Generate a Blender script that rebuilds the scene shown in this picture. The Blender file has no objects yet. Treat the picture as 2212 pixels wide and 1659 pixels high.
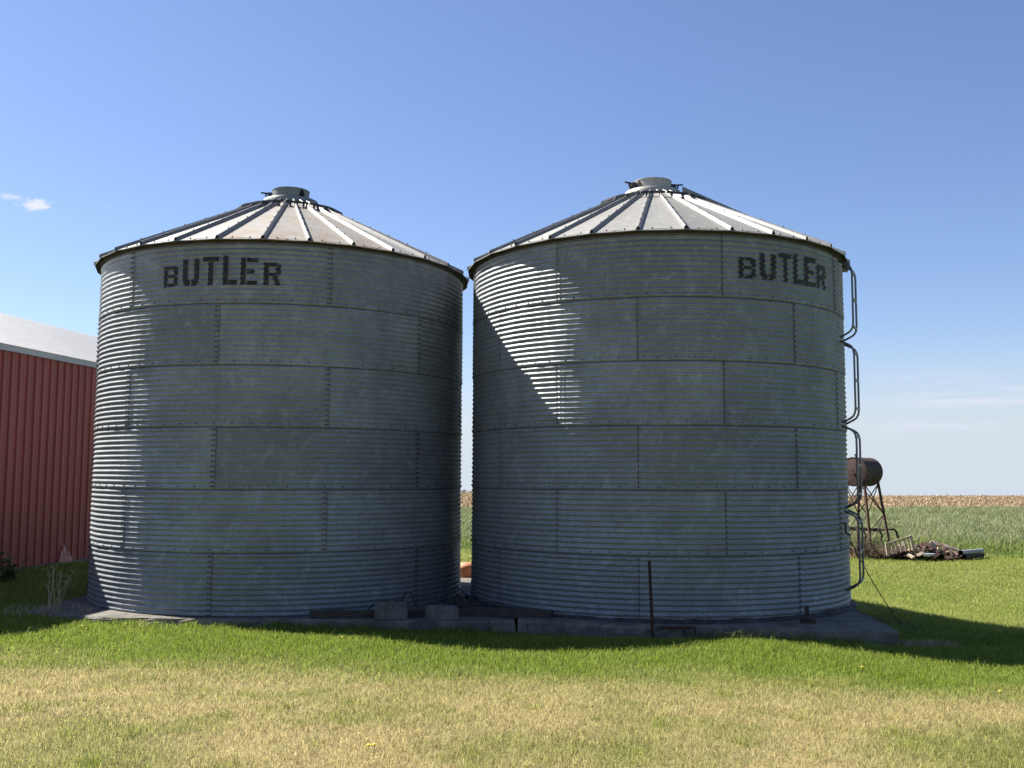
import bpy, math, random
import numpy as np
from mathutils import Vector, Matrix

random.seed(7)
rng = np.random.default_rng(11)
S = bpy.context.scene
COL = S.collection
R_ = math.radians
PI = math.pi

# ------------------------------------------------------------------ camera
CAMZ = 1.9
F_PX, PITCH, ROLL = 2179.0, 0.0925, 0.0039       # focal length in pixels of a 2212 px wide picture
_c, _s = math.cos(PITCH), math.sin(PITCH)
_fw, _up, _rt = Vector((0, _c, _s)), Vector((0, -_s, _c)), Vector((1, 0, 0))
_r2 = _rt * math.cos(ROLL) + _up * math.sin(ROLL)
_u2 = -_rt * math.sin(ROLL) + _up * math.cos(ROLL)
cam = bpy.data.cameras.new('camera')
cam.lens = 36.0 * F_PX / 2212.0
cam.sensor_width = 36.0
cam.clip_start, cam.clip_end = 0.1, 6000
camo = bpy.data.objects.new('camera', cam)
COL.objects.link(camo)
camo.matrix_world = Matrix(((_r2.x, _u2.x, -_fw.x, 0), (_r2.y, _u2.y, -_fw.y, 0), (_r2.z, _u2.z, -_fw.z, CAMZ), (0, 0, 0, 1)))
S.camera = camo

def at(px, py, Y):
    """world point at depth y = Y seen at (px, py) of the 2212 x 1659 view of the photograph"""
    d = _fw + _r2 * ((px - 1106) / F_PX) - _u2 * ((py - 829.5) / F_PX)
    d = d * (Y / d.y)
    return Vector((d.x, Y, d.z + CAMZ))

# ------------------------------------------------------------------ sky, sun, exposure
SUN_AZ, SUN_EL = -62.0, 47.2          # degrees from +Y (negative = towards -X), degrees up
w = bpy.data.worlds.new('World')
S.world = w
w.use_nodes = True
nt = w.node_tree
bg = nt.nodes['Background']
sky = nt.nodes.new('ShaderNodeTexSky')
sky.sky_type = 'NISHITA'
sky.sun_disc = False
sky.sun_elevation, sky.sun_rotation = R_(SUN_EL), R_(SUN_AZ)
sky.air_density, sky.dust_density, sky.ozone_density = 1.0, 0.3, 3.0
tc = nt.nodes.new('ShaderNodeTexCoord')
sep = nt.nodes.new('ShaderNodeSeparateXYZ')
cmb = nt.nodes.new('ShaderNodeCombineXYZ')
mx = nt.nodes.new('ShaderNodeMath'); mx.operation = 'MAXIMUM'; mx.inputs[1].default_value = 0.05
L = nt.links.new
L(tc.outputs['Generated'], sep.inputs[0])
L(sep.outputs[0], cmb.inputs[0]); L(sep.outputs[1], cmb.inputs[1])
L(sep.outputs[2], mx.inputs[0]); L(mx.outputs[0], cmb.inputs[2])
L(cmb.outputs[0], sky.inputs[0])

def wmath(op, a, b=None, c=None):
    n = nt.nodes.new('ShaderNodeMath'); n.operation = op
    for i, v in enumerate((a, b, c)):
        if v is None: continue
        if isinstance(v, (int, float)): n.inputs[i].default_value = v
        else: L(v, n.inputs[i])
    return n.outputs[0]

def wnoise(scale, detail, vec, rough=0.55):
    n = nt.nodes.new('ShaderNodeTexNoise')
    n.inputs['Scale'].default_value = scale; n.inputs['Detail'].default_value = detail
    n.inputs['Roughness'].default_value = rough
    L(vec, n.inputs['Vector']); return n.outputs['Fac']

# clouds of the sky: azimuth / elevation of the direction looked at
az = wmath('ARCTAN2', sep.outputs[0], sep.outputs[1])
el = wmath('ARCSINE', sep.outputs[2])
ae = nt.nodes.new('ShaderNodeCombineXYZ'); L(az, ae.inputs[0]); L(el, ae.inputs[1])
def spot(a0, e0, sa, se, nscale, thr, seed, sq=(1, 1.8, 1)):
    da = wmath('DIVIDE', wmath('SUBTRACT', az, R_(a0)), R_(sa))
    de = wmath('DIVIDE', wmath('SUBTRACT', el, R_(e0)), R_(se))
    r = wmath('SQRT', wmath('ADD', wmath('MULTIPLY', da, da), wmath('MULTIPLY', de, de)))
    mp = nt.nodes.new('ShaderNodeMapping'); L(ae.outputs[0], mp.inputs[0])
    mp.inputs['Location'].default_value = (seed, seed * 1.7, 0); mp.inputs['Scale'].default_value = sq
    n = wnoise(nscale, 5, mp.outputs[0], 0.6)
    v = wmath('ADD', wmath('SUBTRACT', 1.0, r), wmath('MULTIPLY', wmath('SUBTRACT', n, 0.5), 2.6))
    mr = nt.nodes.new('ShaderNodeMapRange'); mr.interpolation_type = 'SMOOTHSTEP'
    L(v, mr.inputs[0]); mr.inputs[1].default_value = thr; mr.inputs[2].default_value = thr + 0.75
    return mr.outputs[0]
c1 = wmath('MULTIPLY', spot(-25.6, 13.85, 1.1, 0.48, 55, 0.15, 3.1), 0.95)
c2 = wmath('MULTIPLY', spot(-26.9, 14.05, 1.3, 0.34, 75, 0.30, 8.2), 0.5)
c3 = wmath('MULTIPLY', spot(-22.3, 14.15, 0.25, 0.14, 60, 0.25, 5.2), 0.22)
# thin streaks low over the horizon
mp = nt.nodes.new('ShaderNodeMapping'); L(ae.outputs[0], mp.inputs[0])
mp.inputs['Scale'].default_value = (5.0, 42.0, 1); mp.inputs['Rotation'].default_value = (0, 0, R_(2.0)); mp.inputs['Location'].default_value = (0.3, 1.37, 0)
st = wnoise(1.0, 4, mp.outputs[0], 0.55)
mr = nt.nodes.new('ShaderNodeMapRange'); mr.interpolation_type = 'SMOOTHSTEP'
L(st, mr.inputs[0]); mr.inputs[1].default_value = 0.50; mr.inputs[2].default_value = 0.72
band = nt.nodes.new('ShaderNodeMapRange'); band.interpolation_type = 'SMOOTHSTEP'
L(wmath('ABSOLUTE', wmath('SUBTRACT', el, R_(3.6))), band.inputs[0])
band.inputs[1].default_value = R_(3.2); band.inputs[2].default_value = R_(0.6); band.inputs[3].default_value = 0; band.inputs[4].default_value = 1
c4 = wmath('MULTIPLY', wmath('MULTIPLY', mr.outputs[0], band.outputs[0]), 0.55)
c5 = wmath('MULTIPLY', spot(24.0, 4.05, 5.0, 0.55, 30, 0.10, 1.3, (0.45, 5.0, 1)), 0.55)
c6 = wmath('MULTIPLY', spot(22.5, 2.75, 4.5, 0.42, 42, 0.10, 6.3, (0.7, 3.0, 1)), 0.55)
c4 = wmath('ADD', c4, wmath('ADD', c5, c6))
cl = wmath('MINIMUM', wmath('ADD', wmath('ADD', c1, c2), wmath('ADD', c3, c4)), 1.0)
mixc = nt.nodes.new('ShaderNodeMix'); mixc.data_type = 'RGBA'
L(cl, mixc.inputs[0]); L(sky.outputs[0], mixc.inputs[6]); mixc.inputs[7].default_value = (6.4, 6.6, 6.9, 1)
# pale air low over the horizon
hz = nt.nodes.new('ShaderNodeMapRange'); hz.interpolation_type = 'SMOOTHSTEP'
L(el, hz.inputs[0]); hz.inputs[1].default_value = R_(9); hz.inputs[2].default_value = R_(0); hz.inputs[3].default_value = 0; hz.inputs[4].default_value = 0.75
mixh = nt.nodes.new('ShaderNodeMix'); mixh.data_type = 'RGBA'
L(hz.outputs[0], mixh.inputs[0]); L(mixc.outputs[2], mixh.inputs[6]); mixh.inputs[7].default_value = (4.9, 5.35, 5.35, 1)
tintn = nt.nodes.new('ShaderNodeMix'); tintn.data_type = 'RGBA'; tintn.blend_type = 'MULTIPLY'; tintn.inputs[0].default_value = 1.0
L(mixh.outputs[2], tintn.inputs[6]); tintn.inputs[7].default_value = (0.95, 0.94, 1.07, 1)
L(tintn.outputs[2], bg.inputs[0])
bg.inputs[1].default_value = 0.0505

sun = bpy.data.lights.new('sun', 'SUN')
sun.energy, sun.angle, sun.color = 5.0, R_(0.53), (1.0, 0.95, 0.87)
suno = bpy.data.objects.new('sun', sun)
COL.objects.link(suno)
_sd = Vector((math.sin(R_(SUN_AZ)) * math.cos(R_(SUN_EL)), math.cos(R_(SUN_AZ)) * math.cos(R_(SUN_EL)), math.sin(R_(SUN_EL))))
suno.rotation_euler = _sd.to_track_quat('Z', 'Y').to_euler()
suno.location = (-20, 10, 30)
S.view_settings.view_transform = 'Standard'
S.view_settings.look = 'None'
S.view_settings.exposure = 1.5
S.view_settings.gamma = 1.0

# ------------------------------------------------------------------ helpers
def tag(o, label=None, cat=None, group=None, kind=None):
    if label: o['label'] = label
    if cat: o['category'] = cat
    if group: o['group'] = group
    if kind: o['kind'] = kind
    return o

def empty(name, loc, rz=0.0):
    o = bpy.data.objects.new(name, None)
    COL.objects.link(o); o.location = loc; o.rotation_euler = (0, 0, rz); o.empty_display_size = 0.2
    return o

class MB:
    """collects geometry, linked as ONE mesh object"""
    def __init__(s): s.v, s.f, s.m, s.sm = [], [], [], []
    def add(s, vs, fs, mat=0, smooth=False):
        b = len(s.v); s.v += [tuple(v) for v in vs]
        s.f += [tuple(b + i for i in f) for f in fs]; s.m += [mat] * len(fs); s.sm += [smooth] * len(fs)
    def box(s, c, size, rot=None, mat=0):
        x, y, z = size[0] / 2, size[1] / 2, size[2] / 2
        vs = [Vector(p) for p in ((-x, -y, -z), (x, -y, -z), (x, y, -z), (-x, y, -z), (-x, -y, z), (x, -y, z), (x, y, z), (-x, y, z))]
        if rot is not None: vs = [rot @ v for v in vs]
        c = Vector(c)
        s.add([v + c for v in vs], [(0, 3, 2, 1), (4, 5, 6, 7), (0, 1, 5, 4), (1, 2, 6, 5), (2, 3, 7, 6), (3, 0, 4, 7)], mat)
    def bar(s, p0, p1, a, b, mat=0, up=Vector((0, 0, 1))):
        p0, p1 = Vector(p0), Vector(p1); d = (p1 - p0)
        z = d.normalized(); x = up.cross(z)
        if x.length < 1e-4: x = Vector((1, 0, 0))
        x.normalize(); y = z.cross(x)
        s.box((p0 + p1) / 2, (a, b, d.length), Matrix((x, y, z)).transposed(), mat)
    def tube(s, pts, r, seg=8, mat=0, caps=True):
        pts = [Vector(p) for p in pts]; n = len(pts)
        rs = r if isinstance(r, (list, tuple)) else [r] * n
        vs, fs = [], []; px = None
        for i, p in enumerate(pts):
            t = (pts[min(i + 1, n - 1)] - pts[max(i - 1, 0)]).normalized()
            if px is None:
                px = t.cross(Vector((0, 0, 1)))
                if px.length < 1e-3: px = t.cross(Vector((0, 1, 0)))
            px = (px - t * px.dot(t)).normalized(); py = t.cross(px)
            for k in range(seg):
                a = 2 * PI * k / seg
                vs.append(p + (px * math.cos(a) + py * math.sin(a)) * rs[i])
        for i in range(n - 1):
            for k in range(seg):
                a, b = i * seg + k, i * seg + (k + 1) % seg
                fs.append((a, b, b + seg, a + seg))
        if caps:
            fs.append(tuple(range(seg))[::-1]); fs.append(tuple((n - 1) * seg + k for k in range(seg)))
        s.add(vs, fs, mat, True)
    def lathe(s, prof, seg=48, mat=0, c=(0, 0, 0)):
        vs, fs = [], []; n = len(prof)
        for r, z in prof:
            for k in range(seg):
                a = 2 * PI * k / seg
                vs.append((c[0] + r * math.sin(a), c[1] - r * math.cos(a), c[2] + z))
        for i in range(n - 1):
            for k in range(seg):
                a, b = i * seg + k, i * seg + (k + 1) % seg
                fs.append((a, b, b + seg, a + seg))
        s.add(vs, fs, mat, True)
    def prism(s, poly, z0, z1, mat=0):
        n = len(poly)
        vs = [(p[0], p[1], z0) for p in poly] + [(p[0], p[1], z1) for p in poly]
        fs = [tuple(range(n))[::-1], tuple(range(n, 2 * n))] + [(i, (i + 1) % n, n + (i + 1) % n, n + i) for i in range(n)]
        s.add(vs, fs, mat)
    def mesh(s, name, mats):
        me = bpy.data.meshes.new(name)
        me.from_pydata(s.v, [], s.f)
        for m in (mats if isinstance(mats, (list, tuple)) else [mats]): me.materials.append(m)
        me.polygons.foreach_set('material_index', s.m)
        me.polygons.foreach_set('use_smooth', s.sm)
        me.update(); return me
    def build(s, name, mats, parent=None, sharp=None):
        me = s.mesh(name, mats)
        if sharp: me.set_sharp_from_angle(angle=R_(sharp))
        return link(name, me, parent)

def link(name, me, parent=None):
    o = bpy.data.objects.new(name, me); COL.objects.link(o)
    if parent is not None: o.parent = parent
    return o

def arr_mesh(name, V, faces_flat, loop_tot, mat, colors=None, smooth=False):
    """big mesh from numpy arrays (faces given as flat loops + loop totals)"""
    me = bpy.data.meshes.new(name)
    me.vertices.add(len(V)); me.vertices.foreach_set('co', np.ascontiguousarray(V, np.float32).ravel())
    me.loops.add(len(faces_flat)); me.loops.foreach_set('vertex_index', np.ascontiguousarray(faces_flat, np.int32))
    me.polygons.add(len(loop_tot))
    st_ = np.concatenate(([0], np.cumsum(loop_tot)[:-1])).astype(np.int32)
    me.polygons.foreach_set('loop_start', st_)
    if smooth: me.polygons.foreach_set('use_smooth', np.ones(len(loop_tot), bool))
    me.update(calc_edges=True)
    if colors is not None:
        ca = me.color_attributes.new('tint', 'FLOAT_COLOR', 'POINT')
        c4_ = np.ones((len(V), 4), np.float32); c4_[:, :3] = colors
        ca.data.foreach_set('color', c4_.ravel())
    me.materials.append(mat)
    return me

def vnoise(x, y, seed=0):
    x = np.asarray(x, float); y = np.asarray(y, float)
    xi, yi = np.floor(x).astype(np.int64), np.floor(y).astype(np.int64)
    fx, fy = x - xi, y - yi
    fx, fy = fx * fx * (3 - 2 * fx), fy * fy * (3 - 2 * fy)
    def h(a, b):
        n = (a * 374761393 + b * 668265263 + seed * 974711) & 0x7fffffff
        n = ((n ^ (n >> 13)) * 1274126177) & 0x7fffffff
        return ((n ^ (n >> 16)) & 0xffff) / 65535.0
    return (h(xi, yi) * (1 - fx) + h(xi + 1, yi) * fx) * (1 - fy) + (h(xi, yi + 1) * (1 - fx) + h(xi + 1, yi + 1) * fx) * fy
def fbm(x, y, seed=0, o=3):
    t, a, k = 0, 0.5, 1.0
    for i in range(o): t = t + a * vnoise(x * k, y * k, seed + i * 17); a *= 0.5; k *= 2.03
    return t / (1 - 0.5 ** o)
def sst(a, b, x):
    t = np.clip((np.asarray(x, float) - a) / (b - a), 0, 1); return t * t * (3 - 2 * t)

# ------------------------------------------------------------------ materials
def mat_new(name):
    m = bpy.data.materials.new(name); m.use_nodes = True
    return m, m.node_tree, m.node_tree.nodes['Principled BSDF']
def N(t, kind, **kw):
    n = t.nodes.new(kind)
    for k, v in kw.items():
        if k in n.inputs: n.inputs[k].default_value = v
        else: setattr(n, k, v)
    return n
def noise(t, scale, detail=4, rough=0.6, stretch=None, coord='Object'):
    c = N(t, 'ShaderNodeTexCoord'); v = c.outputs[coord]
    if stretch:
        mp_ = N(t, 'ShaderNodeMapping', Scale=stretch); t.links.new(v, mp_.inputs[0]); v = mp_.outputs[0]
    n = N(t, 'ShaderNodeTexNoise', Scale=scale, Detail=detail, Roughness=rough)
    t.links.new(v, n.inputs['Vector']); return n.outputs['Fac']
def ramp(t, fac, stops):
    r = N(t, 'ShaderNodeValToRGB'); e = r.color_ramp.elements
    while len(e) < len(stops): e.new(0.5)
    for i, (p, c_) in enumerate(stops):
        e[i].position = p; e[i].color = (*c_, 1) if len(c_) == 3 else c_
    t.links.new(fac, r.inputs[0]); return r.outputs['Color']
def mixc_(t, fac, a, b, mode='MIX'):
    m = N(t, 'ShaderNodeMix', data_type='RGBA', blend_type=mode)
    for i, v in ((0, fac), (6, a), (7, b)):
        if isinstance(v, float): m.inputs[i].default_value = v
        elif isinstance(v, tuple): m.inputs[i].default_value = (*v, 1)
        else: t.links.new(v, m.inputs[i])
    return m.outputs[2]
def bump(t, b, fac, strength, dist):
    n = N(t, 'ShaderNodeBump', Strength=strength, Distance=dist)
    t.links.new(fac, n.inputs['Height']); t.links.new(n.outputs[0], b.inputs['Normal'])

def plain(name, c0, c1, scale=8, rough=0.8, metal=0.0, stretch=None, bmp=0.0, bd=0.01, detail=5, lo=0.3, hi=0.7):
    m, t, b = mat_new(name)
    f = noise(t, scale, detail, 0.65, stretch)
    t.links.new(ramp(t, f, [(lo, c0), (hi, c1)]), b.inputs['Base Color'])
    b.inputs['Roughness'].default_value = rough; b.inputs['Metallic'].default_value = metal
    if bmp: bump(t, b, f, bmp, bd)
    return m

def galvanized(name, base, dark, metal=0.55, rough=0.5, streak=0.5):
    m, t, b = mat_new(name)
    oi = N(t, 'ShaderNodeObjectInfo')
    sp = noise(t, 26, 3, 0.7)                                   # spangle
    big = noise(t, 1.3, 5, 0.65)                                # weathering patches
    stv = noise(t, 7, 4, 0.7, (1.0, 1.0, 0.10))                 # vertical run marks
    hor = noise(t, 5, 4, 0.7, (0.35, 0.35, 7.0))                # film lying along the corrugations
    col = ramp(t, sp, [(0.3, tuple(x * 0.80 for x in base)), (0.7, base)])
    rv = N(t, 'ShaderNodeMapRange'); t.links.new(oi.outputs['Random'], rv.inputs[0])
    rv.inputs[3].default_value = 0.80; rv.inputs[4].default_value = 1.12
    cc = N(t, 'ShaderNodeCombineXYZ')
    for i in range(3): t.links.new(rv.outputs[0], cc.inputs[i])
    col = mixc_(t, 1.0, col, cc.outputs[0], 'MULTIPLY')
    f1 = N(t, 'ShaderNodeMapRange'); t.links.new(big, f1.inputs[0]); f1.inputs[1].default_value = 0.42; f1.inputs[2].default_value = 0.66; f1.inputs[4].default_value = 0.75
    col = mixc_(t, f1.outputs[0], col, dark)
    f2 = N(t, 'ShaderNodeMapRange'); t.links.new(stv, f2.inputs[0]); f2.inputs[1].default_value = 0.52; f2.inputs[2].default_value = 0.78; f2.inputs[4].default_value = streak
    col = mixc_(t, f2.outputs[0], col, dark)
    f3 = N(t, 'ShaderNodeMapRange'); t.links.new(hor, f3.inputs[0]); f3.inputs[1].default_value = 0.5; f3.inputs[2].default_value = 0.8; f3.inputs[4].default_value = streak * 0.9
    col = mixc_(t, f3.outputs[0], col, tuple(x * 0.8 for x in dark))
    mot = noise(t, 5.5, 6, 0.75)                                # pale oxide bloom
    f5 = N(t, 'ShaderNodeMapRange'); t.links.new(mot, f5.inputs[0]); f5.inputs[1].default_value = 0.52; f5.inputs[2].default_value = 0.74; f5.inputs[4].default_value = 0.55
    col = mixc_(t, f5.outputs[0], col, tuple(x * 1.45 for x in base))
    fine = noise(t, 60, 3, 0.7)
    col = mixc_(t, 0.55, col, ramp(t, fine, [(0.32, (0.62, 0.62, 0.62)), (0.68, (1.3, 1.3, 1.3))]), 'MULTIPLY')
    run = noise(t, 13, 4, 0.7, (1.0, 1.0, 0.05))
    f4 = N(t, 'ShaderNodeMapRange'); t.links.new(run, f4.inputs[0]); f4.inputs[1].default_value = 0.64; f4.inputs[2].default_value = 0.80; f4.inputs[4].default_value = 0.45
    col = mixc_(t, f4.outputs[0], col, tuple(x * 1.7 for x in base))
    t.links.new(col, b.inputs['Base Color'])
    rr = N(t, 'ShaderNodeMapRange'); t.links.new(big, rr.inputs[0]); rr.inputs[3].default_value = rough - 0.1; rr.inputs[4].default_value = rough + 0.15
    t.links.new(rr.outputs[0], b.inputs['Roughness'])
    b.inputs['Metallic'].default_value = metal
    bump(t, b, sp, 0.12, 0.002)
    return m

M = {}
M['galv'] = galvanized('galvanised_wall', (0.268, 0.290, 0.304), (0.162, 0.176, 0.183), metal=0.46, rough=0.54)
M['galv_roof'] = galvanized('galvanised_roof', (0.245, 0.24, 0.222), (0.185, 0.177, 0.158), metal=0.12, rough=0.6, streak=0.3)
M['galv_rib'] = galvanized('galvanised_rib', (0.215, 0.215, 0.205), (0.165, 0.16, 0.148), metal=0.2, rough=0.5, streak=0.2)
M['collar_grey'] = galvanized('weathered_collar', (0.20, 0.22, 0.20), (0.12, 0.135, 0.125), metal=0.4, rough=0.55, streak=0.3)
M['collar_pale'] = galvanized('pale_collar', (0.44, 0.43, 0.39), (0.32, 0.305, 0.265), metal=0.25, rough=0.6, streak=0.4)
M['seam'] = plain('seam_gap', (0.008, 0.009, 0.01), (0.05, 0.05, 0.05), 6, 0.9)
M['bolt'] = plain('bolt_head', (0.02, 0.018, 0.016), (0.05, 0.045, 0.04), 60, 0.7, 0.3)
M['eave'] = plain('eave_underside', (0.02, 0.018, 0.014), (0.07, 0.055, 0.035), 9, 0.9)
M['dark_steel'] = plain('dark_steel', (0.025, 0.027, 0.03), (0.06, 0.06, 0.065), 14, 0.6, 0.4)
M['ladder'] = plain('ladder_tube', (0.10, 0.105, 0.11), (0.20, 0.20, 0.20), 20, 0.45, 0.6)
M['rust_dark'] = plain('dark_rusty_steel', (0.018, 0.012, 0.010), (0.075, 0.04, 0.025), 16, 0.9, 0.1, bmp=0.3)
M['wood_dark'] = plain('dark_wood', (0.020, 0.016, 0.013), (0.075, 0.06, 0.045), 5, 0.95, stretch=(1, 12, 12), bmp=0.5)
M['block'] = plain('cinder_block', (0.06, 0.06, 0.052), (0.15, 0.148, 0.13), 7, 0.95, bmp=0.6, bd=0.012)
M['rubber'] = plain('black_rubber', (0.010, 0.010, 0.010), (0.028, 0.027, 0.026), 20, 0.6)
M['tar'] = plain('tar_sealant', (0.008, 0.008, 0.008), (0.055, 0.053, 0.05), 9, 0.85, bmp=0.6)
M['plastic_white'] = plain('white_plastic', (0.55, 0.57, 0.62), (0.75, 0.77, 0.8), 8, 0.5)
M['drum'] = plain('orange_drum', (0.34, 0.12, 0.055), (0.52, 0.21, 0.10), 7, 0.6)
M['barn_red'] = plain('red_steel_siding', (0.262, 0.066, 0.054), (0.325, 0.086, 0.072), 3, 0.5, stretch=(1, 1, 0.15))
M['barn_roof'] = plain('white_steel_roof', (0.34, 0.34, 0.335), (0.42, 0.42, 0.415), 2.5, 0.55)
M['trim'] = plain('white_trim', (0.36, 0.37, 0.37), (0.46, 0.47, 0.47), 6, 0.6)
M['torn'] = plain('torn_pink_sheet', (0.40, 0.17, 0.15), (0.55, 0.30, 0.27), 14, 0.8)
M['tank'] = plain('rusty_tank', (0.028, 0.018, 0.014), (0.068, 0.040, 0.029), 3.5, 0.75, 0.15, bmp=0.2)
M['tank_end'] = plain('rusty_tank_end', (0.045, 0.026, 0.022), (0.085, 0.050, 0.042), 4, 0.8, 0.1, bmp=0.2)
M['rust'] = plain('rusty_iron', (0.045, 0.022, 0.016), (0.12, 0.06, 0.042), 9, 0.9, 0.1, bmp=0.3)
M['rust_red'] = plain('red_rust', (0.05, 0.022, 0.017), (0.10, 0.048, 0.035), 9, 0.85, 0.1)
M['wood_pale'] = plain('bleached_wood', (0.24, 0.185, 0.13), (0.42, 0.34, 0.255), 6, 0.9, stretch=(1, 1, 6))
M['wood_brown'] = plain('brown_wood', (0.08, 0.052, 0.036), (0.20, 0.13, 0.085), 6, 0.9, stretch=(5, 1, 1))
M['pipe'] = plain('grey_pipe', (0.22, 0.22, 0.205), (0.36, 0.36, 0.34), 5, 0.6, 0.2)
M['hole_shade'] = plain('hollow_shade', (0.006, 0.005, 0.005), (0.012, 0.01, 0.01), 5, 1.0)  # near-black colour stands for the shade inside hollows; cracks use it too
M['stem_dry'] = plain('dry_stem', (0.26, 0.20, 0.12), (0.46, 0.38, 0.25), 12, 0.9)
M['leaf'] = plain('weed_leaf', (0.035, 0.075, 0.012), (0.09, 0.16, 0.03), 12, 0.7)
M['dandelion'] = plain('dandelion_yellow', (0.80, 0.56, 0.02), (0.88, 0.70, 0.06), 60, 0.7)
M['bark'] = plain('grey_bark', (0.16, 0.14, 0.125), (0.28, 0.25, 0.225), 3, 0.95)
M['twigs'] = plain('bare_twigs', (0.26, 0.245, 0.24), (0.40, 0.38, 0.37), 2, 0.95)
M['brush'] = plain('brush_twigs', (0.035, 0.024, 0.018), (0.12, 0.085, 0.06), 6, 0.95)
M['soil'] = plain('bare_soil', (0.10, 0.075, 0.05), (0.24, 0.19, 0.13), 9, 1.0, bmp=0.6)

def concrete():
    m, t, b = mat_new('old_concrete')
    f = noise(t, 3.0, 8, 0.7); g = noise(t, 40, 4, 0.7)
    col = ramp(t, f, [(0.28, (0.05, 0.046, 0.038)), (0.5, (0.13, 0.12, 0.10)), (0.75, (0.235, 0.215, 0.18))])
    col = mixc_(t, 0.5, col, ramp(t, g, [(0.35, (0.55, 0.55, 0.55)), (0.6, (1, 1, 1))]), 'MULTIPLY')
    t.links.new(col, b.inputs['Base Color']); b.inputs['Roughness'].default_value = 0.95
    bump(t, b, g, 0.7, 0.012); return m
M['concrete'] = concrete()

def rusty_panel():
    m, t, b = mat_new('rust_stained_roof')
    sp = noise(t, 26, 3, 0.7); f = noise(t, 2.2, 6, 0.7, (1.4, 1.4, 1.0)); st_ = noise(t, 9, 4, 0.7, (2.0, 0.35, 0.35))
    col = ramp(t, sp, [(0.3, (0.205, 0.20, 0.185)), (0.7, (0.25, 0.245, 0.226))])
    a = N(t, 'ShaderNodeMapRange'); t.links.new(f, a.inputs[0]); a.inputs[1].default_value = 0.40; a.inputs[2].default_value = 0.60; a.inputs[4].default_value = 0.85
    s2 = N(t, 'ShaderNodeMath', operation='MULTIPLY'); t.links.new(a.outputs[0], s2.inputs[0]); t.links.new(st_, s2.inputs[1])
    s3 = N(t, 'ShaderNodeMath', operation='MULTIPLY'); t.links.new(s2.outputs[0], s3.inputs[0]); s3.inputs[1].default_value = 1.6
    col = mixc_(t, s3.outputs[0], col, (0.20, 0.138, 0.085))
    t.links.new(col, b.inputs['Base Color']); b.inputs['Roughness'].default_value = 0.65; b.inputs['Metallic'].default_value = 0.15
    return m
M['roof_rust'] = rusty_panel()

def worn_paint():
    m, t, b = mat_new('worn_black_paint')
    f = noise(t, 9, 6, 0.75, (1, 1, 1.6)); g = noise(t, 34, 4, 0.7)
    col = ramp(t, f, [(0.46, (0.005, 0.005, 0.007)), (0.58, (0.018, 0.019, 0.022)), (0.68, (0.15, 0.155, 0.155))])
    t.links.new(mixc_(t, 0.2, col, ramp(t, g, [(0.45, (0.006, 0.006, 0.008)), (0.8, (0.16, 0.16, 0.16))])), b.inputs['Base Color'])
    b.inputs['Roughness'].default_value = 0.6
    return m
M['paint'] = worn_paint()

def tinted(name, rough=0.8, trans=0.35, gain=1.0, nz=0.0, bmp=False):
    """base colour from the mesh's own tint (species / dryness of each blade), with translucency"""
    m, t, b = mat_new(name)
    a = N(t, 'ShaderNodeAttribute', attribute_name='tint')
    col = a.outputs['Color']
    if nz:
        f = noise(t, 55, 5, 0.7); g = noise(t, 2.0, 5, 0.7)
        col = mixc_(t, nz, col, ramp(t, f, [(0.3, (0.35, 0.35, 0.35)), (0.7, (1.35, 1.35, 1.35))]), 'MULTIPLY')
        col = mixc_(t, nz * 0.7, col, ramp(t, g, [(0.35, (0.65, 0.7, 0.65)), (0.65, (1.2, 1.15, 1.1))]), 'MULTIPLY')
        if bmp: bump(t, b, f, 0.9, 0.03)
    t.links.new(col, b.inputs['Base Color']); b.inputs['Roughness'].default_value = rough
    b.inputs['Specular IOR Level'].default_value = 0.25
    if trans:
        tr = N(t, 'ShaderNodeBsdfTranslucent'); t.links.new(col, tr.inputs[0])
        mx_ = N(t, 'ShaderNodeMixShader'); mx_.inputs[0].default_value = trans
        out = [n for n in t.nodes if n.type == 'OUTPUT_MATERIAL'][0]
        t.links.new(b.outputs[0], mx_.inputs[1]); t.links.new(tr.outputs[0], mx_.inputs[2]); t.links.new(mx_.outputs[0], out.inputs[0])
    return m
M['ground'] = tinted('ground_cover', 0.95, 0.0, nz=0.8, bmp=True)
M['blade'] = tinted('grass_blades', 0.6, 0.5)
M['straw'] = tinted('crop_residue', 0.9, 0.15)

# ------------------------------------------------------------------ ground
YC = 118.0                                    # the field dips away beyond this line
def gz(x, y):
    x = np.asarray(x, float); y = np.asarray(y, float)
    z = 0.06 + 0.06 * sst(11.0, 6.0, y)
    z = z - 0.09 * sst(2.5, 5.0, x) * sst(8.5, 10.6, y)
    z = z - 0.33 * sst(4.6, 8.0, x) * sst(11.5, 15.5, y) * sst(23.8, 18.5, y)
    dip = 0.04 + 0.075 * sst(-3.5, 0.8, x)
    z = z - dip * sst(11.5, 12.45, y) * sst(-6.2, -4.6, x) * sst(15.0, 13.5, y) * sst(7.0, 5.0, x)
    z = z + 0.245 * sst(-5.8, -8.5, x) * sst(12.5, 18.5, y)
    z = z + 0.035 * (fbm(x * 0.55, y * 0.55, 5) - 0.5) * sst(300, 30, y)
    z = z + 0.25 * (fbm(x * 0.05, y * 0.05, 9) - 0.5) * sst(30, 60, y) * sst(400, 120, y)
    z = z - 0.022 * np.maximum(y - YC, 0) - 0.00001 * np.maximum(y - YC, 0) ** 2
    return z
def gzf(x, y): return float(gz(x, y))

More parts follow.
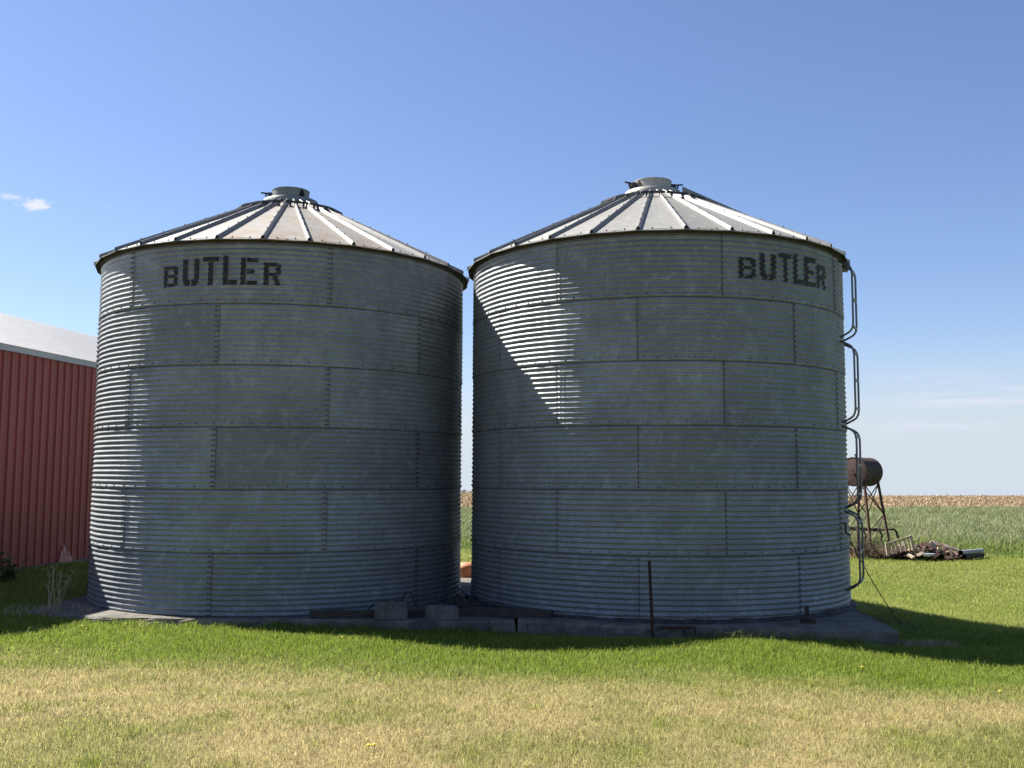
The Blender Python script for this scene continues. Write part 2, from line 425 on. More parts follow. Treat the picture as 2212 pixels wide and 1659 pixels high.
def dryness(x, y):
    n = fbm(x * 0.8, y * 1.3, 21) - 0.5
    n2 = fbm(x * 2.6, y * 3.4, 33) - 0.5
    yb = 9.5 - 0.15 * x
    d = sst(0.75, -0.85, (y - yb) + n * 1.6 + n2 * 0.9)
    d = d * (0.80 + n * 1.1 + n2 * 0.7)
    d = d * (1 - 0.65 * sst(1.8, 3.2, x) * sst(8.0, 6.8, y))
    d = d * (1 - 0.35 * sst(-1.5, -3.0, x) * sst(8.0, 7.0, y))
    d = d * (1 - 0.55 * sst(0.70, 0.80, fbm(x * 4.6 + 7, y * 5.2, 55)))
    edge = np.exp(-((y - 10.35 - 0.02 * x + n2 * 0.15) / 0.055) ** 2) * sst(-4.5, -5.0, x) * 0.9
    back = 0.22 * sst(12, 16, y) + 0.25 * n
    return np.clip(np.maximum(np.maximum(d, edge), back * sst(11, 14, y)), 0, 1)
GREEN = np.array([0.160, 0.226, 0.018]); GREEN2 = np.array([0.222, 0.285, 0.045]); STRAW = np.array([0.47, 0.385, 0.19])
def lawn_col(x, y, jitter=None):
    d = dryness(x, y)
    if jitter is not None: d = np.clip(d + jitter, 0, 1)
    k = (fbm(x * 1.7, y * 1.7, 44))[..., None]
    g = (GREEN * (1 - k) + GREEN2 * k) * (1 + 0.14 * sst(13, 17, y))[..., None]
    return g * (1 - d[..., None]) + STRAW * d[..., None]

def axis(segs):
    out = [segs[0][0]]
    for a, b, st_ in segs:
        n = max(1, int(round((b - a) / st_))); out += list(np.linspace(a, b, n + 1)[1:])
    return np.array(out)
gx = axis([(-900, -100, 50), (-100, -14, 4), (-14, 14, 0.2), (14, 60, 1.5), (60, 160, 10), (160, 900, 60)])
gy = axis([(-40, 5, 3), (5, 26, 0.2), (26, 60, 1.0), (60, 130, 2.0), (130, 300, 20), (300, 1500, 80)])
GX, GY = np.meshgrid(gx, gy)
GZ = gz(GX, GY)
c_ = lawn_col(GX, GY) * 0.75
c_ = c_ * (1 - 0.35 * (1 - dryness(GX, GY))[..., None])
rye = sst(24.4, 25.6, GY + 0.8 * (fbm(GX, GY, 3) - 0.5))[..., None]
c_ = c_ * (1 - rye) + np.array([0.06, 0.095, 0.03]) * rye
stb = sst(62, 65, GY + 2 * (fbm(GX * 0.5, GY * 0.5, 4) - 0.5))[..., None]
c_ = c_ * (1 - stb) + np.array([0.25, 0.19, 0.12]) * stb
ny, nx = GX.shape
idx = np.arange(ny * nx).reshape(ny, nx)
quads = np.stack([idx[:-1, :-1], idx[:-1, 1:], idx[1:, 1:], idx[1:, :-1]], -1).reshape(-1, 4)
me = arr_mesh('ground', np.stack([GX, GY, GZ], -1).reshape(-1, 3), quads.ravel(), np.full(len(quads), 4), M['ground'], c_.reshape(-1, 3), True)
tag(link('ground', me), kind='structure')

# ------------------------------------------------------------------ grass
def blades(name, P, h, wd, colr, lean, mat, tipf=0.0):
    n = len(P)
    a = rng.uniform(0, 2 * PI, n); la = rng.uniform(0, 2 * PI, n)
    dx, dy = np.cos(a) * wd / 2, np.sin(a) * wd / 2
    lx, ly = np.cos(la) * lean * h, np.sin(la) * lean * h
    V = np.zeros((n, 5, 3))
    V[:, 0] = P - np.stack([dx, dy, 0 * dx + 0.008], -1); V[:, 1] = P + np.stack([dx, dy, 0 * dx - 0.008], -1)
    mid = P + np.stack([lx * 0.35, ly * 0.35, h * 0.6], -1); o_ = np.stack([dx, dy, 0 * dx], -1) * 0.75
    V[:, 2] = mid + o_; V[:, 3] = mid - o_
    V[:, 4] = P + np.stack([lx, ly, h * (1 - 0.35 * np.minimum(lean, 1.2))], -1)
    b = (np.arange(n) * 5)[:, None]
    q = np.concatenate([b + 0, b + 1, b + 2, b + 3, b + 3, b + 2, b + 4], 1)
    C = np.repeat(colr[:, None, :], 5, 1)
    return arr_mesh(name, V.reshape(-1, 3), q.ravel(), np.tile([4, 3], n), mat, C.reshape(-1, 3))

BINS = [(-3.5623, 15.854, CAMZ - 1.782), (2.172, 15.3364, CAMZ - 1.764)]
RB = 2.7615
LPAD = [(-6.45, 13.62), (-6.1, 13.38), (-5.2, 13.02), (-3.6, 12.86), (-0.74, 12.86), (0.06, 12.82), (0.06, 18.9), (-6.45, 18.9)]
RPAD = [(0.075, 12.80), (0.62, 12.62), (1.30, 12.33), (2.02, 12.20), (2.05, 12.34), (2.66, 12.36), (2.70, 12.15), (4.56, 12.06), (5.12, 18.4), (0.075, 18.4)]
def inpoly(x, y, poly):
    ins = np.zeros(x.shape, bool); n = len(poly); j = n - 1
    for i in range(n):
        xi, yi = poly[i]; xj, yj = poly[j]
        ins ^= ((yi > y) != (yj > y)) & (x < (xj - xi) * (y - yi) / (yj - yi + 1e-12) + xi); j = i
    return ins
def free(x, y):
    ok = ~(inpoly(x, y, LPAD) | inpoly(x, y, RPAD))
    ok &= ~((x < -8.08 - 0.1496 * (19.55 - y)) & (y > 13.6))      # the barn
    return ok
def sample(n, x0, x1, y0, y1):
    return rng.uniform(x0, x1, n), rng.uniform(y0, y1, n)

xs, ys = [], []
def scatter(dens, y0, y1, xa, xb):
    """dens per square metre for y0..y1 between the lines xa(y), xb(y)"""
    n = int(dens * (y1 - y0) * max(xb(y0) - xa(y0), xb(y1) - xa(y1)))
    y = rng.uniform(y0, y1, n); W = max(xb(y0) - xa(y0), xb(y1) - xa(y1))
    x = xa(y) + rng.uniform(0, W, n); k = x < xb(y)
    xs.append(x[k]); ys.append(y[k])
wide = lambda y: 0.53 * y + 3.2
scatter(5200, 6.0, 8.2, lambda y: -wide(y), wide)
scatter(4200, 8.2, 10.6, lambda y: -wide(y), wide)
scatter(3400, 10.6, 13.6, lambda y: -wide(y), wide)
scatter(2000, 13.6, 19.0, lambda y: -wide(y), lambda y: -5.6 + 0 * y)
scatter(2000, 13.0, 18.5, lambda y: 4.4 + 0 * y, wide)
scatter(1300, 18.5, 26.0, lambda y: 0.24 * y, wide)
scatter(700, 18.5, 26.0, lambda y: -2.2 + 0 * y, lambda y: 1.0 + 0 * y)
x, y = np.concatenate(xs), np.concatenate(ys)
k = free(x, y); x, y = x[k], y[k]
n = len(x)
d = dryness(x, y)
clump = fbm(x * 6, y * 6, 61, 2)
h = (0.038 + 0.012 * (1 - d)) * rng.uniform(0.55, 1.4, n) * (0.7 + 0.7 * clump)
tall = rng.random(n) < 0.02 * (1 - d)
h[tall] *= 1.7
h *= 1 + 0.5 * sst(0.70, 0.80, fbm(x * 4.6 + 7, y * 5.2, 55)) * (d > 0.02)
h *= 0.8 + 0.5 * fbm(x * 1.1, y * 1.3, 57)
# taller, unmown grass against the pads and walls
nearpad = np.minimum(np.minimum(np.abs(y - 12.75), 9), 9)
h *= 1 + 1.1 * sst(11.75, 12.1, y) * (x > 2.6) * (x < 5.0) * (y < 13.4) * (clump > 0.5) + 0.6 * sst(12.5, 12.8, y) * (x > -5) * (x < 0) * (y < 13.2) * (clump > 0.55)
wd = 0.0031 * (0.6 + 0.075 * y) * rng.uniform(0.7, 1.3, n)
lean = 0.25 + 0.8 * d * rng.random(n) + 0.85 * rng.random(n)
P = np.stack([x, y, gz(x, y)], -1)
jit = rng.normal(0, 0.22, n) * (0.25 + d)
cb = lawn_col(x, y, jit) * rng.uniform(0.5, 1.5, (n, 1))
tag(link('lawn_grass', blades('lawn_grass', P, h, wd, cb, lean, M['blade'])), 'short mown lawn grass, green by the bins and dry straw coloured in front', 'grass', kind='stuff')

# tall green cover crop behind the lawn
xs, ys = [], []
scatter(230, 24.6, 36, lambda y: 0.24 * y, lambda y: 0.66 * y + 2)
scatter(130, 36, 63, lambda y: 0.24 * y, lambda y: 0.66 * y + 2)
scatter(230, 26, 63, lambda y: -0.085 * y, lambda y: -0.005 * y)
x, y = np.concatenate(xs), np.concatenate(ys); n = len(x)
cl_ = fbm(x * 0.45, y * 0.28, 71); cl2 = fbm(x * 1.6, y * 1.1, 73)
edge_ = 24.9 + 0.9 * (fbm(x * 0.6, 0 * x, 77) - 0.5)
k = (y > edge_); x, y, cl_, cl2 = x[k], y[k], cl_[k], cl2[k]; n = len(x)
h = (0.10 + 0.50 * cl_ + 0.30 * (cl2 - 0.5)) * rng.uniform(0.5, 1.35, n)
h *= np.where(x < 3, 0.35, 0.88) * (0.4 + 0.6 * sst(24.6, 29, y))
g1, g2, g3 = np.array([0.145, 0.180, 0.066]), np.array([0.315, 0.345, 0.175]), np.array([0.165, 0.225, 0.04])
far = sst(26, 33, y)[:, None]
cc_ = (g1 * (1 - cl2[:, None]) + g2 * cl2[:, None]) * far + g3 * (1 - far)
dr = rng.random(n) < 0.05
cc_[dr] = np.array([0.36, 0.31, 0.19])
cc_ = cc_ * rng.uniform(0.45, 1.45, (n, 1))
tag(link('tall_grass', blades('tall_grass', np.stack([x, y, gz(x, y)], -1), h, 0.012 * (0.6 + y / 30) * rng.uniform(0.6, 1.3, n), cc_, 0.25 + 0.7 * rng.random(n), M['blade'])),
    'tall pale green cover crop growing between lawn and stubble field', 'tall grass', kind='stuff')

# corn stubble and residue on the far field
xs, ys = [], []
scatter(19, 62, 119, lambda y: 0.22 * y, lambda y: 0.66 * y + 2)
scatter(19, 62, 119, lambda y: -0.09 * y, lambda y: 0.0 * y)
x, y = np.concatenate(xs), np.concatenate(ys); n = len(x)
row = np.where(rng.random(n) < 0.45, np.round(x / 0.76) * 0.76 + rng.normal(0, 0.04, n), x)
x = row
h = rng.uniform(0.05, 0.22, n) * np.where(rng.random(n) < 0.04, 2.2, 1)
tone = rng.random((n, 1))
cs = np.array([0.15, 0.10, 0.06]) * (1 - tone) + np.array([0.56, 0.44, 0.27]) * tone
tag(link('corn_stubble', blades('corn_stubble', np.stack([x, y, gz(x, y)], -1), h, rng.uniform(0.03, 0.09, n), cs, rng.uniform(0.1, 1.6, n), M['straw'])),
    'pale corn stubble and husks covering the far field', 'stubble', kind='stuff')

# ------------------------------------------------------------------ concrete pads
def pad(name, poly, z1, label, jitter=0.024):
    mb = MB(); n = len(poly); pts = []
    for i in range(n):
        a, b = Vector(poly[i]), Vector(poly[(i + 1) % n]); m_ = max(1, int((b - a).length / 0.12))
        for k in range(m_): pts.append(a + (b - a) * (k / m_))
    cen = Vector((sum(p.x for p in pts) / len(pts), sum(p.y for p in pts) / len(pts)))
    rows = []
    for z, ins in ((-0.5, 0.0), (z1 - 0.09, 0.0), (z1 - 0.028, 0.004), (z1 - 0.005, 0.02), (z1, 0.05)):
        r_ = []
        for p in pts:
            q = p + (cen - p).normalized() * (ins + random.uniform(0, jitter))
            r_.append((q.x, q.y, z + (random.uniform(-1, 1) * 0.006 if z > 0.02 else 0)))
        rows.append(r_)
    m_ = len(pts); vs = [v for r_ in rows for v in r_]; fs = []
    for i in range(len(rows) - 1):
        for k in range(m_):
            fs.append((i * m_ + k, i * m_ + (k + 1) % m_, (i + 1) * m_ + (k + 1) % m_, (i + 1) * m_ + k))
    fs.append(tuple((len(rows) - 1) * m_ + k for k in range(m_)))
    mb.add(vs, fs)
    return tag(mb.build(name, M['concrete']), label, 'concrete pad')
lp = pad('concrete_pad', LPAD, BINS[0][2] - 0.004, 'weathered concrete pad under the grain bin beside the red barn')
rp = pad('concrete_pad', RPAD, BINS[1][2] - 0.004, 'thick concrete pad with a square corner under the bin with the ladder')
# cracks across the front faces of the pads
def crack(px, pad_, y0):
    mb = MB(); x0 = at(px, 1340, y0).x
    pts = [(x0 + random.uniform(-.008, .008) + 0.004 * k, y0 + .004, BINS[1][2] - 0.03 - 0.04 * k) for k in range(6)]
    mb.tube(pts, 0.005, 5); o = mb.build('crack', M['hole_shade']); o.parent = pad_
crack(1054, lp, 12.825); crack(1138, rp, 12.64)

# ------------------------------------------------------------------ grain bins
RH, PITCHC, AMP, NSEG = 0.8128, 0.8128 / 12, 0.0080, 8
EZ, ER, SL = 4.895, RB + 0.100, math.tan(R_(26.1))
def n2(phi): return math.sin(phi), -math.cos(phi)

def wall_sheet_mesh(ring, f0, f1, double, outward):
    """one curved corrugated sheet; ring 0 is the top course. Bolts and lap lines are in the same mesh."""
    mb = MB(); z0 = (5 - ring) * RH; z1 = z0 + RH
    nz, nf = 12 * NSEG, max(6, int(round(math.degrees(f1 - f0) / 2)))
    prof = lambda z: AMP * math.sin(2 * PI * z / PITCHC)
    vs, fs = [], []
    lo = -0.012 if ring < 5 else 0.0
    for i in range(nz + 1):
        t_ = i / nz; z = z0 + lo + (RH - lo) * t_ + 0.0
        for j in range(nf + 1):
            u = j / nf; f = f0 + (f1 + 0.012 - f0) * u
            lap = 0.0045 * ((1 - u) if outward else u)
            r_ = RB + prof(z) + 0.006 * (1 - t_) + lap + 0.0030 * math.sin(f * 23 + ring * 1.7) * math.sin(3.1 * z + f * 5) + 0.0022 * math.sin(f * 61 + ring * 2.9 + 9 * z)
            x_, y_ = n2(f); vs.append((r_ * x_, r_ * y_, z))
    w_ = nf + 1
    for i in range(nz):
        for j in range(nf): fs.append((i * w_ + j, i * w_ + j + 1, (i + 1) * w_ + j + 1, (i + 1) * w_ + j))
    mb.add(vs, fs, 0, True)
    # dark line of the lap below the sheet
    if ring < 5:
        vs, fs = [], []
        for j in range(nf + 1):
            f = f0 + (f1 - f0) * j / nf; x_, y_ = n2(f)
            for dz, dr in ((-0.019, 0.0035), (-0.010, 0.0035)):
                z = z0 + dz; r_ = RB + prof(z) + dr + 0.0045; vs.append((r_ * x_, r_ * y_, z))
        for j in range(nf): fs.append((2 * j, 2 * j + 2, 2 * j + 3, 2 * j + 1))
        mb.add(vs, fs, 1, True)
    # dark line of the vertical lap
    fe = f0 if outward else f1 + 0.012
    sg = -1 if outward else 1
    vs, fs = [], []
    for i in range(nz + 1):
        z = z0 + RH * i / nz
        for df in (0.0, 0.0017):
            x_, y_ = n2(fe + sg * df); r_ = RB + prof(z) + 0.0075 + 0.006 * (1 - i / nz); vs.append((r_ * x_, r_ * y_, z))
    for i in range(nz): fs.append((2 * i, 2 * i + 1, 2 * i + 3, 2 * i + 2))
    mb.add(vs, fs, 1, True)
    def bolt(f, z, r0=0.0095, hh=0.009):
        x_, y_ = n2(f); nrm = Vector((x_, y_, 0)); tx = Vector((-y_, x_, 0))
        c = nrm * (RB + prof(z) + 0.008); vs = []; rot = random.uniform(0, 1)
        for q in (0, 1):
            for k in range(6):
                a = rot + k * PI / 3
                vs.append(c + nrm * (hh * q) + (tx * math.cos(a) + Vector((0, 0, 1)) * math.sin(a)) * r0 + Vector((0, 0, z)))
        mb.add(vs, [(6, 7, 8, 9, 10, 11)] + [(k, (k + 1) % 6, 6 + (k + 1) % 6, 6 + k) for k in range(6)], 2)
    nb = int(round(math.degrees(f1 - f0) / 5))
    if ring < 5:
        for k in range(nb): bolt(f0 + (k if not double else k) * R_(5), z0 + 0.03 + random.uniform(-.002, .002))
    for k in range(12):
        z = z0 + PITCHC * (k + 0.25)
        if k == 0 and ring < 5: z += 0.01
        if double:
            bolt(f0 - 0.0055, z); bolt(f0 + 0.0055, z)
        else: bolt(f0 if outward else f0 + 0.0, z)
    return mb.mesh('wall_sheet', [M['galv'], M['seam'], M['bolt']])

GLY = {
 'B': ([(0, .27, 0, 1), (.33, .86, .83, 1), (.33, .86, 0, .17), (.33, .84, .42, .58), (.74, 1, .54, .92), (.74, 1, .08, .46)], []),
 'U': ([(0, .30, .22, 1), (.70, 1, .22, 1), (.04, .45, .08, .24), (.55, .96, .08, .24), (.16, .45, 0, .12), (.55, .84, 0, .12)], []),
 'T': ([(0, 1, .83, 1), (.34, .66, 0, .83)], []),
 'L': ([(0, .36, 0, 1), (.41, 1, 0, .16)], []),
 'E': ([(0, .30, 0, 1), (.34, 1, .84, 1), (.34, .80, .42, .57), (.34, .97, 0, .15)], []),
 'R': ([(0, .28, 0, 1), (.33, .85, .82, 1), (.33, .85, .40, .55), (.72, 1, .48, .92)], [((.50, .40), (.78, .40), (1.0, 0), (.70, 0))]),
}
def in_glyph(ch, u, v):
    rs, ps = GLY[ch]
    for a, b, c, e in rs:
        if a <= u <= b and c <= v <= e: return True
    for p in ps:
        if bool(inpoly(np.array([u]), np.array([v]), p)[0]): return True
    return False
def letter_mesh(ch, f0, f1, zb, hgt):
    mb = MB(); nu, nv = 34, 60
    def pt(u, v):
        z = zb + hgt * v
        f = f0 + (f1 - f0) * u + 0.0022 * math.sin(2 * PI * z / PITCHC + 0.8) + 0.0008 * math.sin(z * 190)
        x_, y_ = n2(f); r_ = RB + AMP * math.sin(2 * PI * z / PITCHC) + 0.0125
        return (r_ * x_, r_ * y_, z)
    for i in range(nu):
        for j in range(nv):
            if in_glyph(ch, (i + .5) / nu, (j + .5) / nv):
                mb.add([pt(i / nu, j / nv), pt((i + 1) / nu, j / nv), pt((i + 1) / nu, (j + 1) / nv), pt(i / nu, (j + 1) / nv)], [(0, 1, 2, 3)], 0, True)
    return mb.mesh('letter', M['paint'])

def roof_meshes():
    a = R_(12); r0, r1 = 0.36, ER
    zc = lambda r_: EZ + (ER - r_) * SL
    mb = MB(); vs, fs = [], []; nr = 6
    for i in range(nr + 1):
        r_ = r0 + (r1 - r0) * i / nr
        for j in range(5):
            u = j / 4; A, B = n2(0), n2(a)
            x_, y_ = (A[0] * (1 - u) + B[0] * u) * r_, (A[1] * (1 - u) + B[1] * u) * r_
            vs.append((x_, y_, zc(r_) - 0.004 * math.sin(PI * u)))
    for i in range(nr):
        for j in range(4): fs.append((i * 5 + j, (i + 1) * 5 + j, (i + 1) * 5 + j + 1, i * 5 + j + 1))
    mb.add(vs, fs, 0)
    b = len(mb.v)
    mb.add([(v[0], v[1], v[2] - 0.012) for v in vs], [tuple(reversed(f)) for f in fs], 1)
    e0 = nr * 5                                        # drip edge
    mb.f += [(e0 + j, b + e0 + j, b + e0 + j + 1, e0 + j + 1) for j in range(4)]; mb.m += [0] * 4; mb.sm += [False] * 4
    for u in (0.3, 0.7):                               # eave screws
        A, B = n2(0), n2(a); r_ = r1 - 0.05
        x_, y_ = (A[0] * (1 - u) + B[0] * u) * r_, (A[1] * (1 - u) + B[1] * u) * r_
        mb.tube([(x_, y_, zc(r_) - 0.003), (x_, y_, zc(r_) + 0.018)], 0.009, 6, 2)
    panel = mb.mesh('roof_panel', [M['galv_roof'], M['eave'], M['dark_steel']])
    # standing rib at phi = 0
    mb = MB(); vs, fs = [], []; nr = 8
    prof = [(-0.030, 0.0), (-0.017, 0.040), (-0.009, 0.050), (0.009, 0.050), (0.017, 0.040), (0.030, 0.0)]
    for i in range(nr + 1):
        r_ = 0.40 + (ER + 0.012 - 0.40) * i / nr; k = min(1.0, 0.35 + r_ / 1.4)
        for px, pz in prof: vs.append((px * k, -r_, zc(r_) + pz * min(1, k * 1.15) - 0.002))
    for i in range(nr):
        for j in range(5): fs.append((i * 6 + j, (i + 1) * 6 + j, (i + 1) * 6 + j + 1, i * 6 + j + 1))
    mb.add(vs, fs, 0)
    e0 = nr * 6; mb.add([Vector(vs[e0 + j]) + Vector((0, 0.015, 0)) for j in range(6)], [(5, 4, 3, 2, 1, 0)], 1)
    r_ = 0.85
    while r_ < ER - 0.05:
        mb.tube([(0.0, -r_, zc(r_) + 0.045), (0.0, -r_, zc(r_) + 0.066)], 0.007, 6, 2); r_ += 0.33
    rib = mb.mesh('roof_rib', [M['galv_rib'], M['seam'], M['dark_steel']])
    # short bar of the hand ring near the peak, spanning 33 degrees
    mb = MB(); hr = 0.83; zz = zc(hr) + 0.068; h_ = R_(11.9)
    A, B = n2(-h_), n2(h_); rr = hr / math.cos(h_) * 0.985
    pa, pb = Vector((A[0] * rr, A[1] * rr, zz)), Vector((B[0] * rr, B[1] * rr, zz))
    mb.bar(pa, pb, 0.032, 0.030)
    for q in (0.22, 0.80):
        c = pa.lerp(pb, q); mb.bar(c + Vector((0, 0, -0.09)), c + Vector((0, 0, -0.02)), 0.03, 0.03)
    bar_ = mb.mesh('roof_bar', M['dark_steel'])
    return panel, rib, bar_
PANEL, RIB, RBAR = roof_meshes()
PANEL_RUST = PANEL.copy(); PANEL_RUST.materials[0] = M['roof_rust']

def grain_bin(i, label, nsheet, ph_odd, double, outward, rib0, rust, letters, zb, collar):
    X, Y, Z = BINS[i]
    g = tag(empty('grain_bin', (X, Y, Z)), label, 'grain bin', 'galvanised grain bins')
    stp = 360.0 / nsheet
    for ring in range(6):
        off = ph_odd + (0 if ring % 2 == 0 else -stp / 2)
        for k in range(nsheet):
            link('wall_sheet', wall_sheet_mesh(ring, R_(off + k * stp), R_(off + (k + 1) * stp), double, outward), g)
    for ch, (a, b, hgt) in zip('BUTLER', letters):
        o = link('letter', letter_mesh(ch, R_(a), R_(b), zb, hgt), g)
        o['label'] = 'black stencilled letter %s, paint partly worn off' % ch
    for k in range(30):
        a = R_(rib0 + 12 * k)
        p = link('roof_panel', PANEL_RUST if k in rust else PANEL, g); p.rotation_euler = (0, 0, a)
        if k in rust: p['label'] = 'roof panel stained with brown rust'
        q = link('roof_rib', RIB, g); q.rotation_euler = (0, 0, a)
    for k in range(14):
        o = link('roof_bar', RBAR, g); o.rotation_euler = (0, 0, R_(rib0 - 12.5 + 360 / 14 * k + (5 if i else 0)))
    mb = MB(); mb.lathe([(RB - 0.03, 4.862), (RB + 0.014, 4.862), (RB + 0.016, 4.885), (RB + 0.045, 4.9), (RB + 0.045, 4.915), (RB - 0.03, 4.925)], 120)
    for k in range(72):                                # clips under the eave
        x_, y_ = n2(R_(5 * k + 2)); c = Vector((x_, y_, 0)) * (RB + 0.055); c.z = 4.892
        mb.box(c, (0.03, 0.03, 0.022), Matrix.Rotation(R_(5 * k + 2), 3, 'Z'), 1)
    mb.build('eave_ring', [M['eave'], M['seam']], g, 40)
    # collar and cap at the peak
    mb = MB()
    mb.lathe([(0.40, 6.06), (0.450, 6.075), (0.455, 6.092), (0.438, 6.150), (0.427, 6.170), (0.30, 6.192), (0.285, 6.195), (0.0, 6.196)], 64)
    col = mb.build('roof_collar', collar, g, 35)
    mb = MB()
    mb.lathe([(0.288, 6.17), (0.290, 6.19), (0.290, 6.325), (0.297, 6.330), (0.297, 6.342), (0.285, 6.346), (0.0, 6.352)], 64)
    mb.box((0, -0.292, 6.255), (0.006, 0.006, 0.14))
    cap = mb.build('roof_cap', collar, g, 35)
    def latch(f, s=1.0):
        m2 = MB(); x_, y_ = n2(R_(f)); rd = Vector((x_, y_, 0)); tx = Vector((-y_, x_, 0)); rot = Matrix.Rotation(R_(f), 3, 'Z')
        m2.box(rd * 0.325 + Vector((0, 0, 6.24)), (0.085 * s, 0.075, 0.13 * s), rot)
        m2.bar(rd * 0.37 + Vector((0, 0, 6.19)), rd * 0.40 + Vector((0, 0, 6.30)), 0.03, 0.025)
        m2.bar(rd * 0.36 + Vector((0, 0, 6.295)), rd * 0.47 + Vector((0, 0, 6.305)), 0.022, 0.022)
        m2.build('latch', M['dark_steel'], cap)
    for f in ((-82, 150) if i == 0 else (-72, 88)): latch(f)
    m2 = MB(); f = R_(48 if i == 0 else -52); x_, y_ = n2(f); tx = Vector((-y_, x_, 0)); rd = Vector((x_, y_, 0)) * 0.297
    m2.add([rd + tx * a + Vector((0, 0, b)) for a, b in ((-.05, 6.20), (.035, 6.195), (.05, 6.26), (.01, 6.325), (-.03, 6.30))], [(0, 1, 2, 3, 4)])
    m2.build('notch_shade', M['hole_shade'], cap)  # flat black patch paints a notch's shade on the uncut cap wall
    return g

b1 = grain_bin(0, 'corrugated grain bin beside the red barn, rust stained roof panels and dark grey cap', 6, 23.6, True, False, 5.7, (29, 0, 1, 2),
     [(-23.4, -18.8, .285), (-17.1, -12.1, .36), (-11.0, -6.4, .378), (-5.2, -1.3, .388), (-.3, 4.4, .362), (5.9, 10.5, .302)], 4.292, M['collar_grey'])
b2 = grain_bin(1, 'corrugated grain bin with a ladder up its side and pale cap on a clean roof', 8, 10.2, False, True, 0.2, (),
     [(14.9, 19.9, .27), (21.3, 26.5, .345), (27.6, 32.2, .375), (33.1, 37.1, .385), (37.7, 43.0, .385), (43.6, 48.7, .323)], 4.31, M['collar_pale'])

# ladder on the second bin: four stand-off sections
lad = link("ladder", None, b2); lad.empty_display_size = 0.2; lad['label'] = 'dark tubular ladder in four stand-off sections'
F_N, F_F = R_(61.0), R_(69.3)
for (zt, zb_) in ((3.06, 1.97), (1.92, 0.775), (0.735, -0.40), (-0.44, -1.52)):
    zt, zb_ = zt + 1.764, zb_ + 1.764
    so = 0.185
    for f in (F_N, F_F):
        x_, y_ = n2(f)
        def q(rr, z): return Vector((x_ * (RB + rr), y_ * (RB + rr), z))
        pts = [q(0.0, zt)]
        pts += [q(so * 0.62, zt - 0.055), q(so * 0.82, zt - 0.085), q(so * 0.95, zt - 0.13), q(so, zt - 0.19)]
        pts += [q(so, zb_ + 0.20), q(so * 0.95, zb_ + 0.135), q(so * 0.82, zb_ + 0.09), q(so * 0.62, zb_ + 0.06), q(0.0, zb_)]
        mb = MB(); mb.tube(pts, 0.0145, 8); mb.build('rail', M['ladder'], lad)
    k = 0; z = zt - 0.15
    while z > zb_ + 0.12:
        A, B = n2(F_N), n2(F_F); rr = RB + so - (0.012 if k == 0 else 0)
        mb = MB(); mb.bar(Vector((A[0] * rr, A[1] * rr, z)), Vector((B[0] * rr, B[1] * rr, z)), 0.022, 0.026); mb.build('rung', M['pipe'], lad)
        z -= 0.395; k += 1
# raised cover strip lying down the roof of the second bin above the ladder
mb = MB(); f = R_(79); x_, y_ = n2(f); tx = Vector((-y_, x_, 0))
zc = lambda r_: EZ + (ER - r_) * SL
def qq(r_, s_, dz): return Vector((x_ * r_, y_ * r_, zc(r_) + dz)) + tx * s_
w0, w1 = 0.13, 0.19
vs = [qq(0.46, -w0, .0), qq(0.46, -w0, .15), qq(0.46, w0, .15), qq(0.46, w0, .0), qq(ER + .02, -w1, -.03), qq(ER + .02, -w1, .085), qq(ER + .02, w1, .085), qq(ER + .02, w1, -.03)]
mb.add(vs, [(0, 1, 2, 3), (4, 7, 6, 5), (0, 4, 5, 1), (1, 5, 6, 2), (2, 6, 7, 3), (3, 7, 4, 0)])
mb.build('roof_hatch', M['galv_rib'], b2)
# crusty sealant along the foot of the second bin
mb = MB(); vs, fs = [], []; nf = 240
for j in range(nf + 1):
    f = 2 * PI * j / nf; kk = 0.55 + 0.9 * fbm(math.cos(f) * 7, math.sin(f) * 7, 91).item() if False else 0.6 + 0.8 * float(fbm(np.array(j * 0.23 % 55.2), np.array(3.3), 91))
    for rr, z in ((-0.02, 0.05 * kk), (0.022, 0.045 * kk), (0.045 * kk, 0.028 * kk), (0.06 * kk, 0.012), (0.085 * kk, -0.006)):
        x_, y_ = n2(f); vs.append(((RB + rr) * x_, (RB + rr) * y_, z + random.uniform(-.006, .006)))
for j in range(nf):
    for k in range(4): fs.append((j * 5 + k, j * 5 + k + 1, (j + 1) * 5 + k + 1, (j + 1) * 5 + k))
mb.add(vs, fs, 0); mb.build('sealant', M['tar'], b2)
# small hook and bracket on the wall of the second bin
mb = MB(); x_, y_ = n2(R_(57)); rd = Vector((x_, y_, 0)) * (RB + 0.02)
z_ = at(1812, 1124, 14.5).z - BINS[1][2]
mb.tube([rd + Vector((0, 0, z_)), rd * 1.012 + Vector((0, 0, z_ - .02)), rd * 1.012 + Vector((0, 0, z_ - .13)), rd * 1.01 + Vector((.03, 0.0, z_ - .16)), rd * 1.01 + Vector((.09, .06, z_ - .17))], 0.013, 6)
mb.build('hook', M['rust_dark'], b2)

# ------------------------------------------------------------------ things around the bins
def on_ground(px, py, Y): p = at(px, py, Y); p.z = gzf(p.x, p.y); return p

